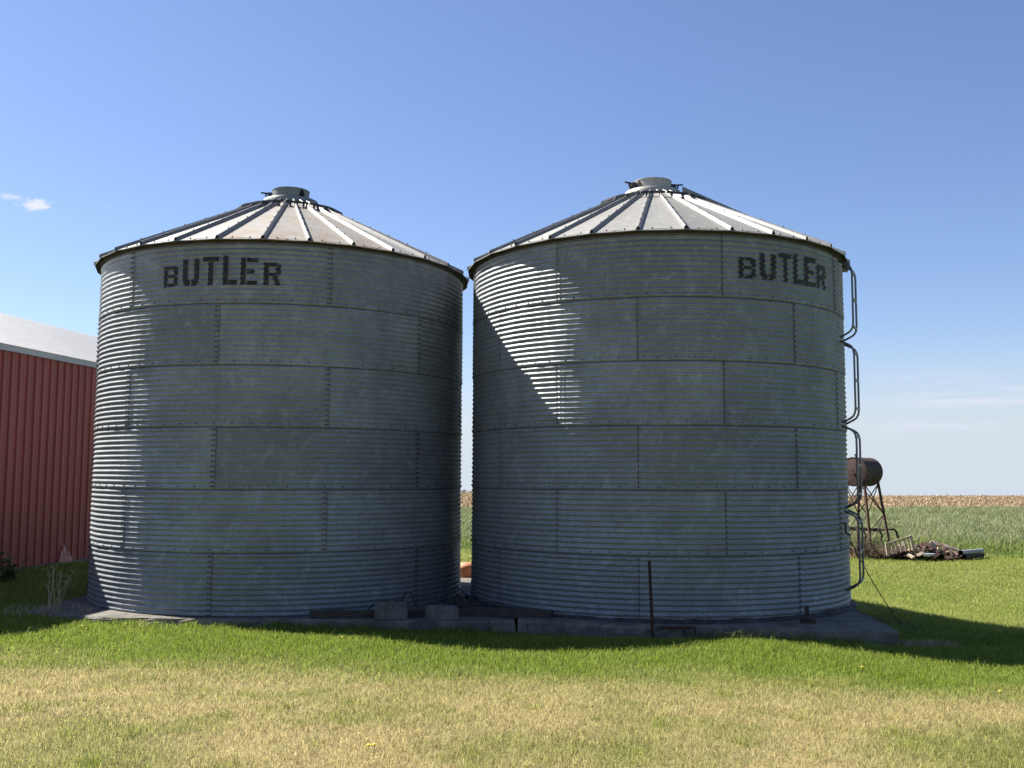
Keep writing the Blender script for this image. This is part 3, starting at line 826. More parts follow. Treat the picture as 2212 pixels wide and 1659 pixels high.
# steel post before the second bin
a, b = at(1403, 1212, 12.05), at(1411, 1385, 12.05); b.z = gzf(b.x, b.y) - 0.05
mb = MB(); d_ = (b - a).normalized(); sx = Vector((1, 0, 0)); sy = Vector((0, 1, 0))
mb.bar(a + Vector((0, 0.014, 0)), b + Vector((0, 0.014, 0)), 0.036, 0.005, up=Vector((0, 1, 0)))
mb.bar(a - Vector((0, 0.003, 0)), b - Vector((0, 0.003, 0)), 0.008, 0.028, up=Vector((0, 1, 0)))
for k in range(9):
    p = a.lerp(b, 0.05 + k * 0.1); mb.box(p - Vector((0, 0.016, 0)), (0.014, 0.012, 0.02))
tag(mb.build('steel_post', M['rust_dark']), 'dark rusty studded steel post standing in front of the bin with the ladder', 'post')

# rusty angle bar over the hollow in the pad
mb = MB(); a, b = at(1424, 1343, 12.2), at(1500, 1343, 12.2)
for p in (a, b): p.z = BINS[1][2] + 0.006
mb.bar(a, b, 0.04, 0.012); mb.bar(a + Vector((0, -.018, -.014)), b + Vector((0, -.018, -.014)), 0.012, 0.03)
mb.bar(b + Vector((0, -.02, 0.0)), b + Vector((0.0, -.02, -0.09)), 0.02, 0.014)
tag(mb.build('angle_iron', M['rust_dark']), 'short rusty angle iron lying across the hollow in the pad edge', 'angle iron')

# anchor bracket on the pad
p = at(1745, 1332, 12.62); p.z = BINS[1][2]
t_ = tag(empty('anchor_bracket', p), 'small dark anchor bracket standing on the pad below the black lettering', 'bracket')
mb = MB(); mb.box((0, 0, 0.02), (0.17, 0.10, 0.04)); mb.box((-.03, -.02, 0.045), (0.09, 0.06, 0.03)); mb.build('base_plate', M['rust_dark'], t_)
mb = MB(); mb.box((-.005, 0.02, 0.12), (0.045, 0.03, 0.17)); mb.tube([(-.005, 0.0, .17), (-.005, .04, .17)], 0.022, 8); mb.build('upright', M['rust_dark'], t_)

# cinder blocks
def block(p, rz, size, label, cored):
    t_ = tag(empty('cinder_block', p, rz), label, 'concrete block', 'concrete blocks on the pad')
    mb = MB(); x_, y_, z_ = size; e = 0.012 if cored else 0.045
    def ring(ix, iy, z): return [(sx_ * (x_ / 2 - ix), sy_ * (y_ / 2 - iy), z) for sx_, sy_ in ((-1, -1), (1, -1), (1, 1), (-1, 1))]
    N_ = 10; vs, fs = [], []
    def oct_(ins, z):
        c_ = 0.02 if cored else 0.05; a_, b_ = x_ / 2 - ins, y_ / 2 - ins
        pts = [(-a_ + c_, -b_), (a_ - c_, -b_), (a_, -b_ + c_), (a_, b_ - c_), (a_ - c_, b_), (-a_ + c_, b_), (-a_, b_ - c_), (-a_, -b_ + c_)]
        return [(u + random.uniform(-.003, .003), v + random.uniform(-.003, .003), z + random.uniform(-.002, .002)) for u, v in pts]
    rows = [oct_(0, 0), oct_(0, z_ * 0.5), oct_(0, z_ - e), oct_(e * 0.4, z_ - e * 0.35), oct_(e, z_)]
    for r_ in rows: vs += r_
    for i in range(4):
        for k in range(8): fs.append((i * 8 + k, i * 8 + (k + 1) % 8, (i + 1) * 8 + (k + 1) % 8, (i + 1) * 8 + k))
    fs.append(tuple(32 + k for k in range(8))); fs.append(tuple(range(8))[::-1])
    mb.add(vs, fs); mb.build('block_body', M['block'], t_)
    if cored:
        for s_ in (-1, 1):
            m2 = MB(); m2.box((s_ * x_ * 0.235, 0, z_ + 0.0012), (x_ * 0.33, y_ * 0.6, 0.002)); m2.build('core_shade', M['hole_shade'], t_)  # thin black plates paint the shade of hollow cores on a solid top
    return t_
ztop = BINS[0][2]
p = at(845, 1320, 12.98); p.z = ztop
block(p, R_(2), (0.41, 0.19, 0.215), 'square edged hollow concrete block on the pad, the taller of the two', True)
p = at(955.5, 1320, 12.98); p.z = ztop
block(p, R_(-1.5), (0.415, 0.19, 0.165), 'round shouldered low concrete block on the pad nearer the gap', False)

# timbers lying on the pad
def timber(a, b, sx_, sz_, label):
    mb = MB(); a, b = Vector(a), Vector(b); L_ = (b - a).length; n_ = 16
    vs, fs = [], []
    dx = (b - a).normalized(); sd = Vector((-dx.y, dx.x, 0))
    for i in range(n_ + 1):
        c = a.lerp(b, i / n_)
        for u, v in ((-1, 0), (1, 0), (1, 1), (-1, 1)):
            vs.append(c + sd * (u * sx_ / 2 + random.uniform(-.004, .004)) + Vector((0, 0, v * sz_ + random.uniform(-.005, .005))))
    for i in range(n_):
        for k in range(4): fs.append((i * 4 + k, i * 4 + (k + 1) % 4, i * 4 + 4 + (k + 1) % 4, i * 4 + 4 + k))
    fs += [(0, 1, 2, 3), tuple(n_ * 4 + k for k in (3, 2, 1, 0))]
    mb.add(vs, fs)
    return tag(mb.build('timber', M['wood_dark']), label, 'timber', 'old timbers between the bins')
timber((-2.55, 13.02, ztop), (-0.02, 13.32, ztop), 0.10, 0.085, 'long dark weathered timber lying behind the two concrete blocks')
timber((-1.95, 13.20, ztop), (-0.55, 13.50, ztop), 0.16, 0.045, 'flat dark plank lying behind the long timber')
timber((-0.62, 13.36, ztop), (0.52, 13.02, ztop), 0.14, 0.10, 'short thick timber lying at the foot of the bin with the ladder')

# black hose tangle
mb = MB()
def arc(px0, px1, ptop, Y, zb_=None):
    p0, p1, pm = at(px0, 1305, Y), at(px1, 1305, Y), at((px0 + px1) / 2, ptop, Y)
    z0_ = ztop + 0.02; out = []
    for k in range(13):
        u = k / 12; out.append(Vector((p0.x + (p1.x - p0.x) * u, Y + 0.08 * math.sin(u * 5), z0_ + (pm.z - z0_) * math.sin(PI * u) ** 0.8)))
    return out
pts = arc(792, 846, 1302, 13.38) + arc(858, 905, 1279, 13.44) + arc(938, 950, 1290, 13.46) + arc(962, 1012, 1271, 13.5) + arc(975, 1004, 1283, 13.56)
mb.tube(pts, 0.013, 8)
tag(mb.build('hose', M['rubber']), 'tangled black hose looping up behind the concrete blocks', 'hose')

# orange drum and white scrap in the gap
p = Vector((-0.80, 18.45, 0)); p.z = ztop - 0.05
t_ = tag(empty('drum', p), 'small faded orange drum standing behind the gap between the bins', 'drum')
mb = MB(); mb.lathe([(0.0, 0.0), (0.17, 0.0), (0.19, 0.03), (0.205, 0.12), (0.21, 0.21), (0.19, 0.27), (0.12, 0.30), (0.0, 0.305)], 32); mb.build('drum_body', M['drum'], t_, 50)
mb = MB(); mb.tube([(0.03, 0, 0.30), (0.035, 0, 0.37), (0.06, 0, 0.39), (0.15, 0, 0.39), (0.17, 0, 0.37), (0.175, 0, 0.27)], 0.006, 6); mb.build('handle', M['dark_steel'], t_)
mb = MB(); p = at(1003, 1279, 15.2); p.z = ztop
vs, fs = [], []
for i in range(7):
    for j in range(5):
        vs.append((p.x + (i - 3) * 0.045 + random.uniform(-.012, .012), p.y + (j - 2) * 0.05, p.z + 0.015 + 0.085 * math.sin(i * 1.1) ** 2 * random.uniform(.5, 1)))
for i in range(6):
    for j in range(4): fs.append((i * 5 + j, (i + 1) * 5 + j, (i + 1) * 5 + j + 1, i * 5 + j + 1))
mb.add(vs, fs, 0, True); tag(mb.build('plastic_scrap', M['plastic_white']), 'crumpled white plastic scrap lying in the gap between the bins', 'plastic scrap')
# dark litter along the pad in the gap
for k, (px, Y, sx_, sz_) in enumerate(((1000, 14.4, .5, .05), (1016, 13.9, .35, .07), (1075, 13.35, .24, .06))):
    p = at(px, 1300, Y); mb = MB(); a0 = random.uniform(-.5, .5)
    mb.bar((p.x - sx_ / 2, Y - a0 * .2, ztop + sz_ / 2), (p.x + sx_ / 2, Y + a0 * .2, ztop + sz_ / 2), 0.12, sz_)
    tag(mb.build('plank', M['wood_dark']), ('dark plank lying deepest in the gap between the bins', 'dark plank lying at the mouth of the gap between the bins', 'dark plank scrap beside the foot of the bin with the ladder')[k], 'plank', 'old timbers between the bins')

# guy cable on the second bin
a = at(1826, 1148, 14.72); a2 = at(1864, 1232, 14.55); b = at(1946, 1325, 14.3); b.z = gzf(b.x, b.y) - 0.02
mb = MB(); pts = []
for k in range(41):
    u = k / 40; q_ = a.lerp(b, u); q_.z -= 0.06 * math.sin(PI * u); pts.append(q_ + Vector((0.004 * math.cos(k * 2.1), 0, 0.004 * math.sin(k * 2.1))))
mb.tube(pts, 0.0065, 6); tag(mb.build('guy_cable', M['rust_dark']), 'thin twisted cable slanting from the bin by the ladder to the lawn', 'cable')

# ------------------------------------------------------------------ barn
th = R_(8.5); BD = Vector((math.sin(th), math.cos(th), 0)); BN = Vector((math.cos(th), -math.sin(th), 0))
B0 = Vector((-8.10, 19.55, 0)); t0, t1 = -5.9, 15.5
zf, ze, zr, BW = 0.33, CAMZ + 2.15, CAMZ + 3.94, 5.27
org = B0 + BD * t0; org.z = 0
barn = tag(empty('barn', org), 'red steel sided barn with pale ribbed metal roof behind the first bin', 'barn')
def bl(t_, n_, z): return BD * (t_ - t0) + BN * n_ + Vector((0, 0, z))
mb = MB(); vs = []; sp_ = 0.222; k = 0; prof = []
t_ = t0
while t_ < t1:
    prof += [(t_, 0.0), (t_ + 0.085, 0.0), (t_ + 0.090, 0.006), (t_ + 0.104, 0.006), (t_ + 0.109, 0.0), (t_ + sp_ - 0.040, 0.0), (t_ + sp_ - 0.035, 0.034), (t_ + sp_ - 0.014, 0.034), (t_ + sp_ - 0.009, 0.0)]
    t_ += sp_
zrows = [zf + 0.0, ze - 0.02]
for z in zrows: vs += [bl(a_, n_, z) for a_, n_ in prof]
n_ = len(prof); mb.add(vs, [(i, i + 1, n_ + i + 1, n_ + i) for i in range(n_ - 1)])
mb.build('side_wall', M['barn_red'], barn)
for t_, nm in ((t0, 'gable_wall'), (t1, 'gable_wall')):
    mb = MB(); mb.add([bl(t_, 0, zf), bl(t_, -2 * BW, zf), bl(t_, -2 * BW, ze), bl(t_, -BW, zr - 0.05), bl(t_, 0, ze)], [(0, 1, 2, 3, 4)]); mb.build(nm, M['barn_red'], barn)
mb = MB(); mb.add([bl(t0, -2 * BW, zf), bl(t1, -2 * BW, zf), bl(t1, -2 * BW, ze), bl(t0, -2 * BW, ze)], [(0, 1, 2, 3)]); mb.build('side_wall', M['barn_red'], barn)
mb = MB()
for s_ in (0, 1):
    prof = []; t_ = t0 - 0.25
    while t_ < t1 + 0.25:
        prof += [(t_, 0.0), (t_ + sp_ - 0.055, 0.0), (t_ + sp_ - 0.044, 0.013), (t_ + sp_ - 0.017, 0.013)]; t_ += sp_
    sl = (zr - ze) / BW; n_ = len(prof)
    lo = [bl(a_, 0.09 if s_ == 0 else -2 * BW - 0.09, ze + 0.06 - sl * 0.09 + h_) for a_, h_ in prof]; hi = [bl(a_, -BW, zr + 0.06 + h_) for a_, h_ in prof]
    mb.add(lo + hi, [(i, i + 1, n_ + i + 1, n_ + i) for i in range(n_ - 1)], 0)
roof = mb.build('roof', M['barn_roof'], barn)
mb = MB(); zz = ze - 0.045
mb.add([bl(t0 - .25, 0.075, zz - .02), bl(t1, 0.075, zz - .02), bl(t1, 0.075, zz + .088), bl(t0 - .25, 0.075, zz + .088)], [(0, 1, 2, 3)])
mb.add([bl(t0 - .25, 0.075, zz - .02), bl(t1, 0.075, zz - .02), bl(t1, 0.0, zz - .02), bl(t0 - .25, 0.0, zz - .02)], [(0, 3, 2, 1)])
mb.build('eave_trim', M['trim'], barn)
mb = MB(); mb.add([bl(t0, 0.035, -0.3), bl(t1, 0.035, -0.3), bl(t1, 0.035, zf + .012), bl(t0, 0.035, zf + .012), bl(t1, -0.05, zf + .012), bl(t0, -0.05, zf + .012)], [(0, 1, 2, 3), (3, 2, 4, 5)])
mb.build('foundation', M['concrete'], barn)

# torn sheet against the barn
mb = MB(); c = B0 + BD * (-0.84) + BN * 0.05
sh = [(-.20, .0), (-.17, .12), (-.15, .24), (-.10, .18), (-.04, .33), (.0, .21), (.05, .15), (.10, .10), (.13, .20), (.17, .06), (.19, .0)]
vs = [c + BD * u + BN * (0.06 * (0.35 - v) + 0.015 * math.sin(u * 40)) + Vector((0, 0, 0.31 + v * 1.05)) for u, v in sh]
vs2 = [v - BN * 0.012 for v in vs]; n_ = len(vs)
mb.add(vs + vs2, [tuple(range(n_)), tuple(range(2 * n_ - 1, n_ - 1, -1))] + [(i, n_ + i, n_ + (i + 1) % n_, (i + 1) % n_) for i in range(n_)])
tag(mb.build('torn_sheet', M['torn']), 'torn faded pink sheet leaning at the foot of the red barn wall', 'torn sheet')

# weeds by the barn
def weed(p, stems, hgt, label, spread, mat, name='dry_weed', leafy=False, grp=None, rad=0.006):
    t_ = tag(empty(name, p), label, 'weed', grp)
    for k in range(stems):
        a_ = random.uniform(0, 2 * PI); L_ = hgt * random.uniform(.55, 1.1); sp = spread * random.uniform(.3, 1.0)
        pts = [Vector((math.cos(a_) * sp * u ** 1.5 * L_ + random.uniform(-.01, .01) + 0.25 * spread * L_ * math.cos(k * 2.4), math.sin(a_) * sp * u ** 1.5 * L_, L_ * u)) for u in np.linspace(0, 1, 7)]
        mb = MB(); mb.tube(pts, [rad * (1.1 - u * 0.7) for u in np.linspace(0, 1, 7)], 5)
        if not leafy:
            for q in range(3):
                c = pts[random.randint(3, 6)]; d_ = Vector((random.uniform(-1, 1), random.uniform(-1, 1), .8)).normalized() * 0.07
                mb.tube([c, c + d_], 0.003, 4)
        else:
            for q in range(14):
                c = pts[random.randint(1, 6)]; aa = random.uniform(0, 2 * PI); l_ = random.uniform(.07, .15)
                dd = Vector((math.cos(aa), math.sin(aa), random.uniform(-.3, .6))) * l_; sd = Vector((-math.sin(aa), math.cos(aa), 0)) * l_ * .25
                mb.add([c, c + dd * .5 + sd, c + dd, c + dd * .5 - sd], [(0, 1, 2, 3)], 0)
        mb.build('stem', mat, t_)
    return t_
p = on_ground(118, 1300, 13.75); weed(p + Vector((0.0, 0, 0)), 11, 0.62, 'bare dry weed stalks standing in shade between barn and bin', 0.55, M['stem_dry'])
p = on_ground(18, 1215, 16.2); weed(p, 14, 0.42, 'dark leafy green weed clump at the foot of the barn wall', 0.8, M['leaf'], 'leafy_weed', True)
def tuft(p, nb, hgt, sprd, label, colr, name='dead_grass_tuft', grp=None, wd=0.006):
    n_ = nb; a_ = rng.uniform(0, 2 * PI, n_); r_ = sprd * np.sqrt(rng.random(n_))
    x = p.x + r_ * np.cos(a_); y = p.y + r_ * np.sin(a_) * 0.7; z = gz(x, y)
    if p.z > 0.2 or True: z = np.maximum(z, p.z - 0.02)
    cc_ = np.array(colr) * rng.uniform(.55, 1.4, (n_, 1))
    me = blades(name, np.stack([x, y, z], -1), hgt * rng.uniform(.4, 1.2, n_), wd * rng.uniform(.7, 1.4, n_), cc_, 0.5 + 1.1 * rng.random(n_), M['straw'])
    return tag(link(name, me), label, 'dead grass', grp)
tuft(on_ground(110, 1308, 13.62), 420, 0.16, 0.62, 'mat of dead pale grass at the foot of the dry weed stalks', (0.40, 0.33, 0.22))
tuft(on_ground(1985, 1390, 12.15), 700, 0.16, 0.42, 'mound of dead grass at the square corner of the pad', (0.36, 0.26, 0.17))
tuft(on_ground(330, 1338, 12.98), 160, 0.12, 0.42, 'wispy dry grass growing along the sunlit edge of the pad', (0.44, 0.42, 0.20))

tuft(on_ground(592, 1342, 12.80), 46, 0.17, 0.10, 'small green grass clump against the front edge of the pad below the first bin', (0.15, 0.23, 0.03), 'grass_clump')
tuft(on_ground(1560, 1385, 12.05), 260, 0.16, 0.5, 'dull unmown grass growing up the pad front right of the hollow', (0.13, 0.14, 0.05), 'grass_clump')
# dandelions
def dandelion(px, py, lab):
    z = 0.05
    for _ in range(4):
        d = _fw + _r2 * ((px - 1106) / F_PX) - _u2 * ((py - 829.5) / F_PX); s_ = (z + 0.06 - CAMZ) / d.z; z = gzf(d.x * s_, d.y * s_)
    p = Vector((d.x * s_, d.y * s_, z))
    t_ = tag(empty('dandelion', p), lab, 'dandelion', 'dandelions in the lawn')
    mb = MB(); mb.tube([(0, 0, 0), (0.004, 0, 0.05)], 0.0025, 5); mb.build('stem', M['leaf'], t_)
    mb = MB(); mb.lathe([(0.0, 0.050), (0.008, 0.051), (0.012, 0.057), (0.009, 0.062), (0.0, 0.064)], 12)
    for k in range(14):
        a_ = k * 2 * PI / 14; mb.add([(math.cos(a_) * .006, math.sin(a_) * .006, .056), (math.cos(a_ - .16) * .015, math.sin(a_ - .16) * .015, .060), (math.cos(a_ + .16) * .015, math.sin(a_ + .16) * .015, .060)], [(0, 1, 2)])
    mb.build('flower_head', M['dandelion'], t_)
for px, py, lab in ((796, 1608, 'left of the two yellow dandelions side by side in the dry grass'), (808, 1607, 'right of the two yellow dandelions side by side in the dry grass'),
                    (177, 1351, 'yellow dandelion in green grass near the barn shadow'), (739, 1375, 'yellow dandelion in the green grass below the first bin'),
                    (1862, 2000 / 1.0 * 0 + 1440, 'yellow dandelion in the green grass below the bin with the ladder'), (2160, 1492, 'yellow dandelion far right in the lawn')):
    dandelion(px, py, lab)

# ------------------------------------------------------------------ fuel tank on its stand
TY = 27.0; mpp = TY / F_PX
tc_ = at(1843, 1019, TY); ax = Vector((0.70, 0.714, 0)); sd = Vector((0.714, -0.70, 0)); up = Vector((0, 0, 1)); RT, LT = 0.385, 0.95
foot = Vector((tc_.x + ax.x * LT / 2, tc_.y + ax.y * LT / 2, 0)); foot.z = gzf(foot.x, foot.y)
tk = tag(empty('fuel_tank', foot), 'rusty round fuel tank raised on a braced steel stand behind the bins', 'fuel tank')
def tl(p): return p - foot
mb = MB(); vs, fs = [], []; sg = 40
def ringp(s_, rr): return [tl(tc_ + ax * s_ + (sd * math.cos(2 * PI * k / sg) + up * math.sin(2 * PI * k / sg)) * rr) for k in range(sg)]
prof = [(0.0, RT - .012), (0.004, RT + .006), (0.03, RT + .006), (0.034, RT), (LT * .5, RT), (LT * .5 + .004, RT + .004), (LT * .5 + .012, RT + .004), (LT * .5 + .016, RT), (LT - .034, RT), (LT - .03, RT + .006), (LT, RT + .004)]
for s_, rr in prof: vs += ringp(s_, rr)
for i in range(len(prof) - 1):
    for k in range(sg): fs.append((i * sg + k, i * sg + (k + 1) % sg, (i + 1) * sg + (k + 1) % sg, (i + 1) * sg + k))
mb.add(vs, fs, 0, True); mb.build('tank_shell', M['tank'], tk, 40)
for s_, dr_ in ((0.012, -1), (LT - .012, 1)):
    mb = MB(); vs = ringp(s_, RT - .004) + ringp(s_ + dr_ * 0.02, RT * .6) + [tl(tc_ + ax * (s_ + dr_ * .028))]
    fs = [(k, (k + 1) % sg, sg + (k + 1) % sg, sg + k) for k in range(sg)] + [(sg + k, sg + (k + 1) % sg, 2 * sg) for k in range(sg)]
    mb.add(vs, fs, 0, True); mb.build('tank_end', M['tank_end'], tk)
mb = MB(); c = tl(tc_ + ax * 0.18 + up * RT); mb.tube([c, c + up * .06], 0.02, 8); mb.tube([c + up * .06, c + up * .09], 0.045, 8); mb.build('filler_cap', M['rust_dark'], tk)
mb = MB(); c = tl(tc_ - ax * 0.02 + sd * -0.05 + up * 0.03)
mb.tube([c, c - ax * .05], 0.03, 8); mb.tube([c - ax * .05, c - ax * .07 + sd * .2 - up * .16], 0.014, 6); mb.build('valve', M['rust_dark'], tk)
mb = MB(); c = tl(tc_ - ax * 0.03 + up * -.27 - sd * .1); mb.tube([c, c - ax * .06, c - ax * .07 - up * .10], 0.018, 6); mb.tube([c - ax * .05 + up * .07, c - ax * .05 - up * .0], 0.01, 6); mb.build('outlet', M['rust_dark'], tk)
tops, feet = {}, {}
for ia, sa in ((0, 0.06), (1, LT - 0.06)):
    for ib, sb in ((0, -1), (1, 1)):
        tp = tc_ + ax * sa + sd * (sb * 0.27) - up * 0.28
        ft = tc_ + ax * (sa + (-0.12 if ia == 0 else 0.22)) + sd * (sb * 0.47); ft.z = gzf(ft.x, ft.y) - 0.03
        tops[ia, ib], feet[ia, ib] = tl(tp), tl(ft)
        mb = MB(); mb.bar(tl(tp), tl(ft), 0.055, 0.055); mb.build('leg', M['rust'], tk)
def brace(pa, pb, r_=0.014):
    mb = MB(); mb.tube([pa, pb], r_, 6); mb.build('brace', M['rust_dark'], tk)
def lp_(k_, u): return tops[k_].lerp(feet[k_], u)
for A_, B_ in (((0, 1), (1, 1)), ((0, 0), (1, 0)), ((0, 0), (0, 1)), ((1, 0), (1, 1))):
    brace(lp_(A_, 0.02), lp_(B_, 0.46)); brace(lp_(B_, 0.02), lp_(A_, 0.46)); brace(lp_(B_, 0.46), lp_(A_, 0.93))
for A_, B_ in (((0, 1), (1, 1)), ((0, 0), (1, 0))):
    mb = MB(); mb.bar(tops[A_], tops[B_], 0.05, 0.05); mb.build('saddle', M['rust_dark'], tk)

# ------------------------------------------------------------------ scrap heap at the edge of the lawn
GRP = 'scrap heap at the lawn edge'
def J(px, py, Y=24.3): return at(px, py, Y)
# wooden gate frame with spindles
o0 = J(1938, 1200); o0.z = gzf(o0.x, o0.y)
gt = tag(empty('railing', o0), 'pale wooden railing panel with spindles leaning on the scrap heap', 'railing', GRP)
def rel(p): return p - o0
tlp, blp, trp, brp = J(1914, 1172), J(1918, 1200), J(1966.5, 1156), J(1976, 1200)
mb = MB(); mb.bar(rel(tlp), rel(blp), 0.06, 0.05); mb.build('post', M['wood_pale'], gt)
mb = MB(); mb.bar(rel(trp), rel(brp), 0.06, 0.05); mb.build('post', M['wood_pale'], gt)
ra, rb_ = tlp.lerp(blp, .1), trp.lerp(brp, .06); rc, rd_ = tlp.lerp(blp, .93), trp.lerp(brp, .87)
mb = MB(); mb.bar(rel(ra), rel(rb_), 0.035, 0.04); mb.build('rail', M['wood_pale'], gt)
mb = MB(); mb.bar(rel(rc), rel(rd_), 0.035, 0.04); mb.build('rail', M['wood_pale'], gt)
for u in (0.2, 0.36, 0.54, 0.72, 0.88):
    p0, p1 = rel(ra.lerp(rb_, u)), rel(rc.lerp(rd_, u)); ps = [p0.lerp(p1, q) for q in np.linspace(0, 1, 9)]
    mb = MB(); mb.tube(ps, [0.014, 0.016, 0.022, 0.016, 0.02, 0.016, 0.022, 0.016, 0.014], 6); mb.build('spindle', M['wood_pale'], gt)
# large pipe and the thin one under it
def pipe(pa, pb, r_, label, mat, mouth=True, name='pipe'):
    c = (pa + pb) / 2; c.z = gzf(c.x, c.y)
    t_ = tag(empty(name, c), label, 'pipe', GRP)
    mb = MB(); mb.tube([pa - c, pb - c], r_, 20, 0, False)
    d_ = (pb - pa).normalized(); mb.tube([pa - c + d_ * .002, pb - c - d_ * .002], r_ * .88, 20, 1, False); mb.build('pipe_wall', [mat, M['hole_shade']], t_, 40)
    mb = MB(); mb.tube([pa - c + d_ * 0.12, pb - c - d_ * .12], r_ * .87, 16, 0, True); mb.build('bore_shade', M['hole_shade'], t_)  # black plug and lining paint the shade deep inside the pipe
ga = J(2075, 1194, 24.1); gb = J(2121, 1190, 25.0)
pipe(ga, gb, 0.060, 'pale grey pipe with open dark mouth on top of the heap end', M['pipe'])
pipe(J(2083, 1203, 24.05), J(2122, 1199, 25.0), 0.055, 'dark pipe lying under the pale grey pipe', M['rust_dark'])
pipe(J(1992, 1198, 23.9), J(2024, 1199, 24.2), 0.035, 'thin white pipe lying low in front of the scrap heap', M['plastic_white'])
# old tyre
c = J(1996, 1188, 24.9); c.z = gzf(c.x, c.y) + 0.03
t_ = tag(empty('tyre', c), 'old brown tyre half buried in the scrap heap', 'tyre', GRP); t_.rotation_euler = (R_(62), R_(8), R_(10))
mb = MB(); vs, fs = [], []; n1, n2_ = 36, 12
for i in range(n1):
    for j in range(n2_):
        a_, b_ = 2 * PI * i / n1, 2 * PI * j / n2_; r_ = 0.28 + 0.075 * math.cos(b_); vs.append((r_ * math.cos(a_), r_ * math.sin(a_), 0.085 * math.sin(b_)))
for i in range(n1):
    for j in range(n2_): fs.append((i * n2_ + j, ((i + 1) % n1) * n2_ + j, ((i + 1) % n1) * n2_ + (j + 1) % n2_, i * n2_ + (j + 1) % n2_))
mb.add(vs, fs, 0, True); mb.build('tread', M['wood_dark'], t_)
# boards, iron scraps
rs = random.Random(5)
def board(px0, py0, px1, py1, Y, wd, thk, mat, label, name='board', cat='board'):
    a, b = J(px0, py0, Y), J(px1, py1, Y + rs.uniform(-.2, .4)); mb = MB(); L_ = (b - a); n_ = 6
    upv = Vector((rs.uniform(-.4, .4), -0.8, 1)).normalized()
    z_ = L_.normalized(); x_ = upv.cross(z_).normalized(); y_ = z_.cross(x_); vs, fs = [], []
    for i in range(n_ + 1):
        c = a.lerp(b, i / n_) + y_ * rs.uniform(-.01, .01); k = 1 + rs.uniform(-.2, .15)
        for u, v in ((-1, -1), (1, -1), (1, 1), (-1, 1)): vs.append(c + x_ * (u * wd / 2 * k) + y_ * (v * thk / 2))
    for i in range(n_):
        for k in range(4): fs.append((i * 4 + k, i * 4 + (k + 1) % 4, i * 4 + 4 + (k + 1) % 4, i * 4 + 4 + k))
    fs += [(3, 2, 1, 0), tuple(n_ * 4 + k for k in range(4))]; mb.add(vs, fs)
    tag(mb.build(name, mat), label, cat, GRP)
board(2016, 1172, 2072, 1188, 24.7, .13, .03, M['wood_pale'], 'long pale board sloping down to the mouth of the grey pipe')
board(2024, 1174, 2064, 1196, 24.5, .11, .03, M['wood_brown'], 'brown board lying under the long pale board')
board(2010, 1170, 2026, 1196, 24.4, .16, .03, M['wood_pale'], 'upright splintered tan board in the middle of the heap')
board(2036, 1182, 2062, 1205, 24.3, .10, .03, M['wood_brown'], 'short brown board pointing down to the lawn')
board(2026, 1184, 2046, 1202, 24.2, .10, .03, M['wood_pale'], 'short tan board crossing the middle of the heap')
board(2008, 1193, 2030, 1197, 24.2, .06, .03, M['rust_red'], 'red painted bar above the thin white pipe', 'iron_bar', 'iron bar')
board(2014, 1206, 2034, 1190, 24.0, .09, .05, M['rust_red'], 'dark red bent iron at the front foot of the heap', 'iron_bar', 'iron bar')
board(2044, 1206, 2078, 1200, 24.0, .10, .04, M['rust_red'], 'reddish iron strip lying below the pipes', 'iron_bar', 'iron bar')
board(1990, 1180, 2024, 1178, 24.8, .20, .05, M['rust'], 'rusty sheet lying across the back of the heap', 'iron_sheet', 'iron sheet')
board(1981, 1200, 1994, 1194, 23.9, .07, .03, M['wood_pale'], 'short pale stick beside the railing foot', 'stick', 'stick')
board(1962, 1198, 1974, 1205, 23.9, .07, .04, M['wood_pale'], 'small pale block below the railing', 'stick', 'stick')
board(1974, 1168, 2000, 1150, 25.0, .03, .02, M['stem_dry'], 'thin pole sticking up above the railing corner', 'stick', 'stick')
board(1940, 1182, 1956, 1172, 24.9, .10, .05, M['wood_pale'], 'tan scrap board seen through the railing', 'board')
board(1926, 1190, 1962, 1188, 24.8, .14, .06, M['rust'], 'rusty iron piece seen low through the railing', 'iron_sheet', 'iron sheet')
# heap of small rubble and rotten wood: too many bits to count
V, Fq, Ct = [], [], []
for k in range(900):
    u = rs.random(); px = 1925 + 165 * u; hh = 22 * (1 - abs(u - .45) * 1.6); py = 1203 - rs.random() ** 1.6 * max(4, hh)
    c = J(px, py, rs.uniform(24.2, 25.1)); c.z = max(c.z, gzf(c.x, c.y) + .01); s_ = rs.uniform(.02, .07)
    rot = Matrix.Rotation(rs.uniform(0, 6), 3, 'Z') @ Matrix.Rotation(rs.uniform(-.7, .7), 3, 'X'); e = (s_ * rs.uniform(1, 3.5), s_, s_ * .5)
    b0 = len(V)
    for sx_, sy_, sz_ in ((-1, -1, -1), (1, -1, -1), (1, 1, -1), (-1, 1, -1), (-1, -1, 1), (1, -1, 1), (1, 1, 1), (-1, 1, 1)):
        V.append(c + rot @ Vector((sx_ * e[0] / 2, sy_ * e[1] / 2, sz_ * e[2] / 2)))
    for f in ((0, 3, 2, 1), (4, 5, 6, 7), (0, 1, 5, 4), (1, 2, 6, 5), (2, 3, 7, 6), (3, 0, 4, 7)): Fq += [b0 + i for i in f]
    pal = rs.choice([(.02, .016, .013), (.035, .024, .018), (.07, .04, .03), (.16, .105, .07), (.36, .28, .2), (.10, .04, .03)])
    Ct += [pal] * 8
me = arr_mesh('rubble', np.array([tuple(v) for v in V]), np.array(Fq), np.full(len(Fq) // 4, 4), M['straw'], np.array(Ct))
tag(link('rubble', me), 'rotten wood bits and rubble filling the scrap heap', 'rubble', kind='stuff')

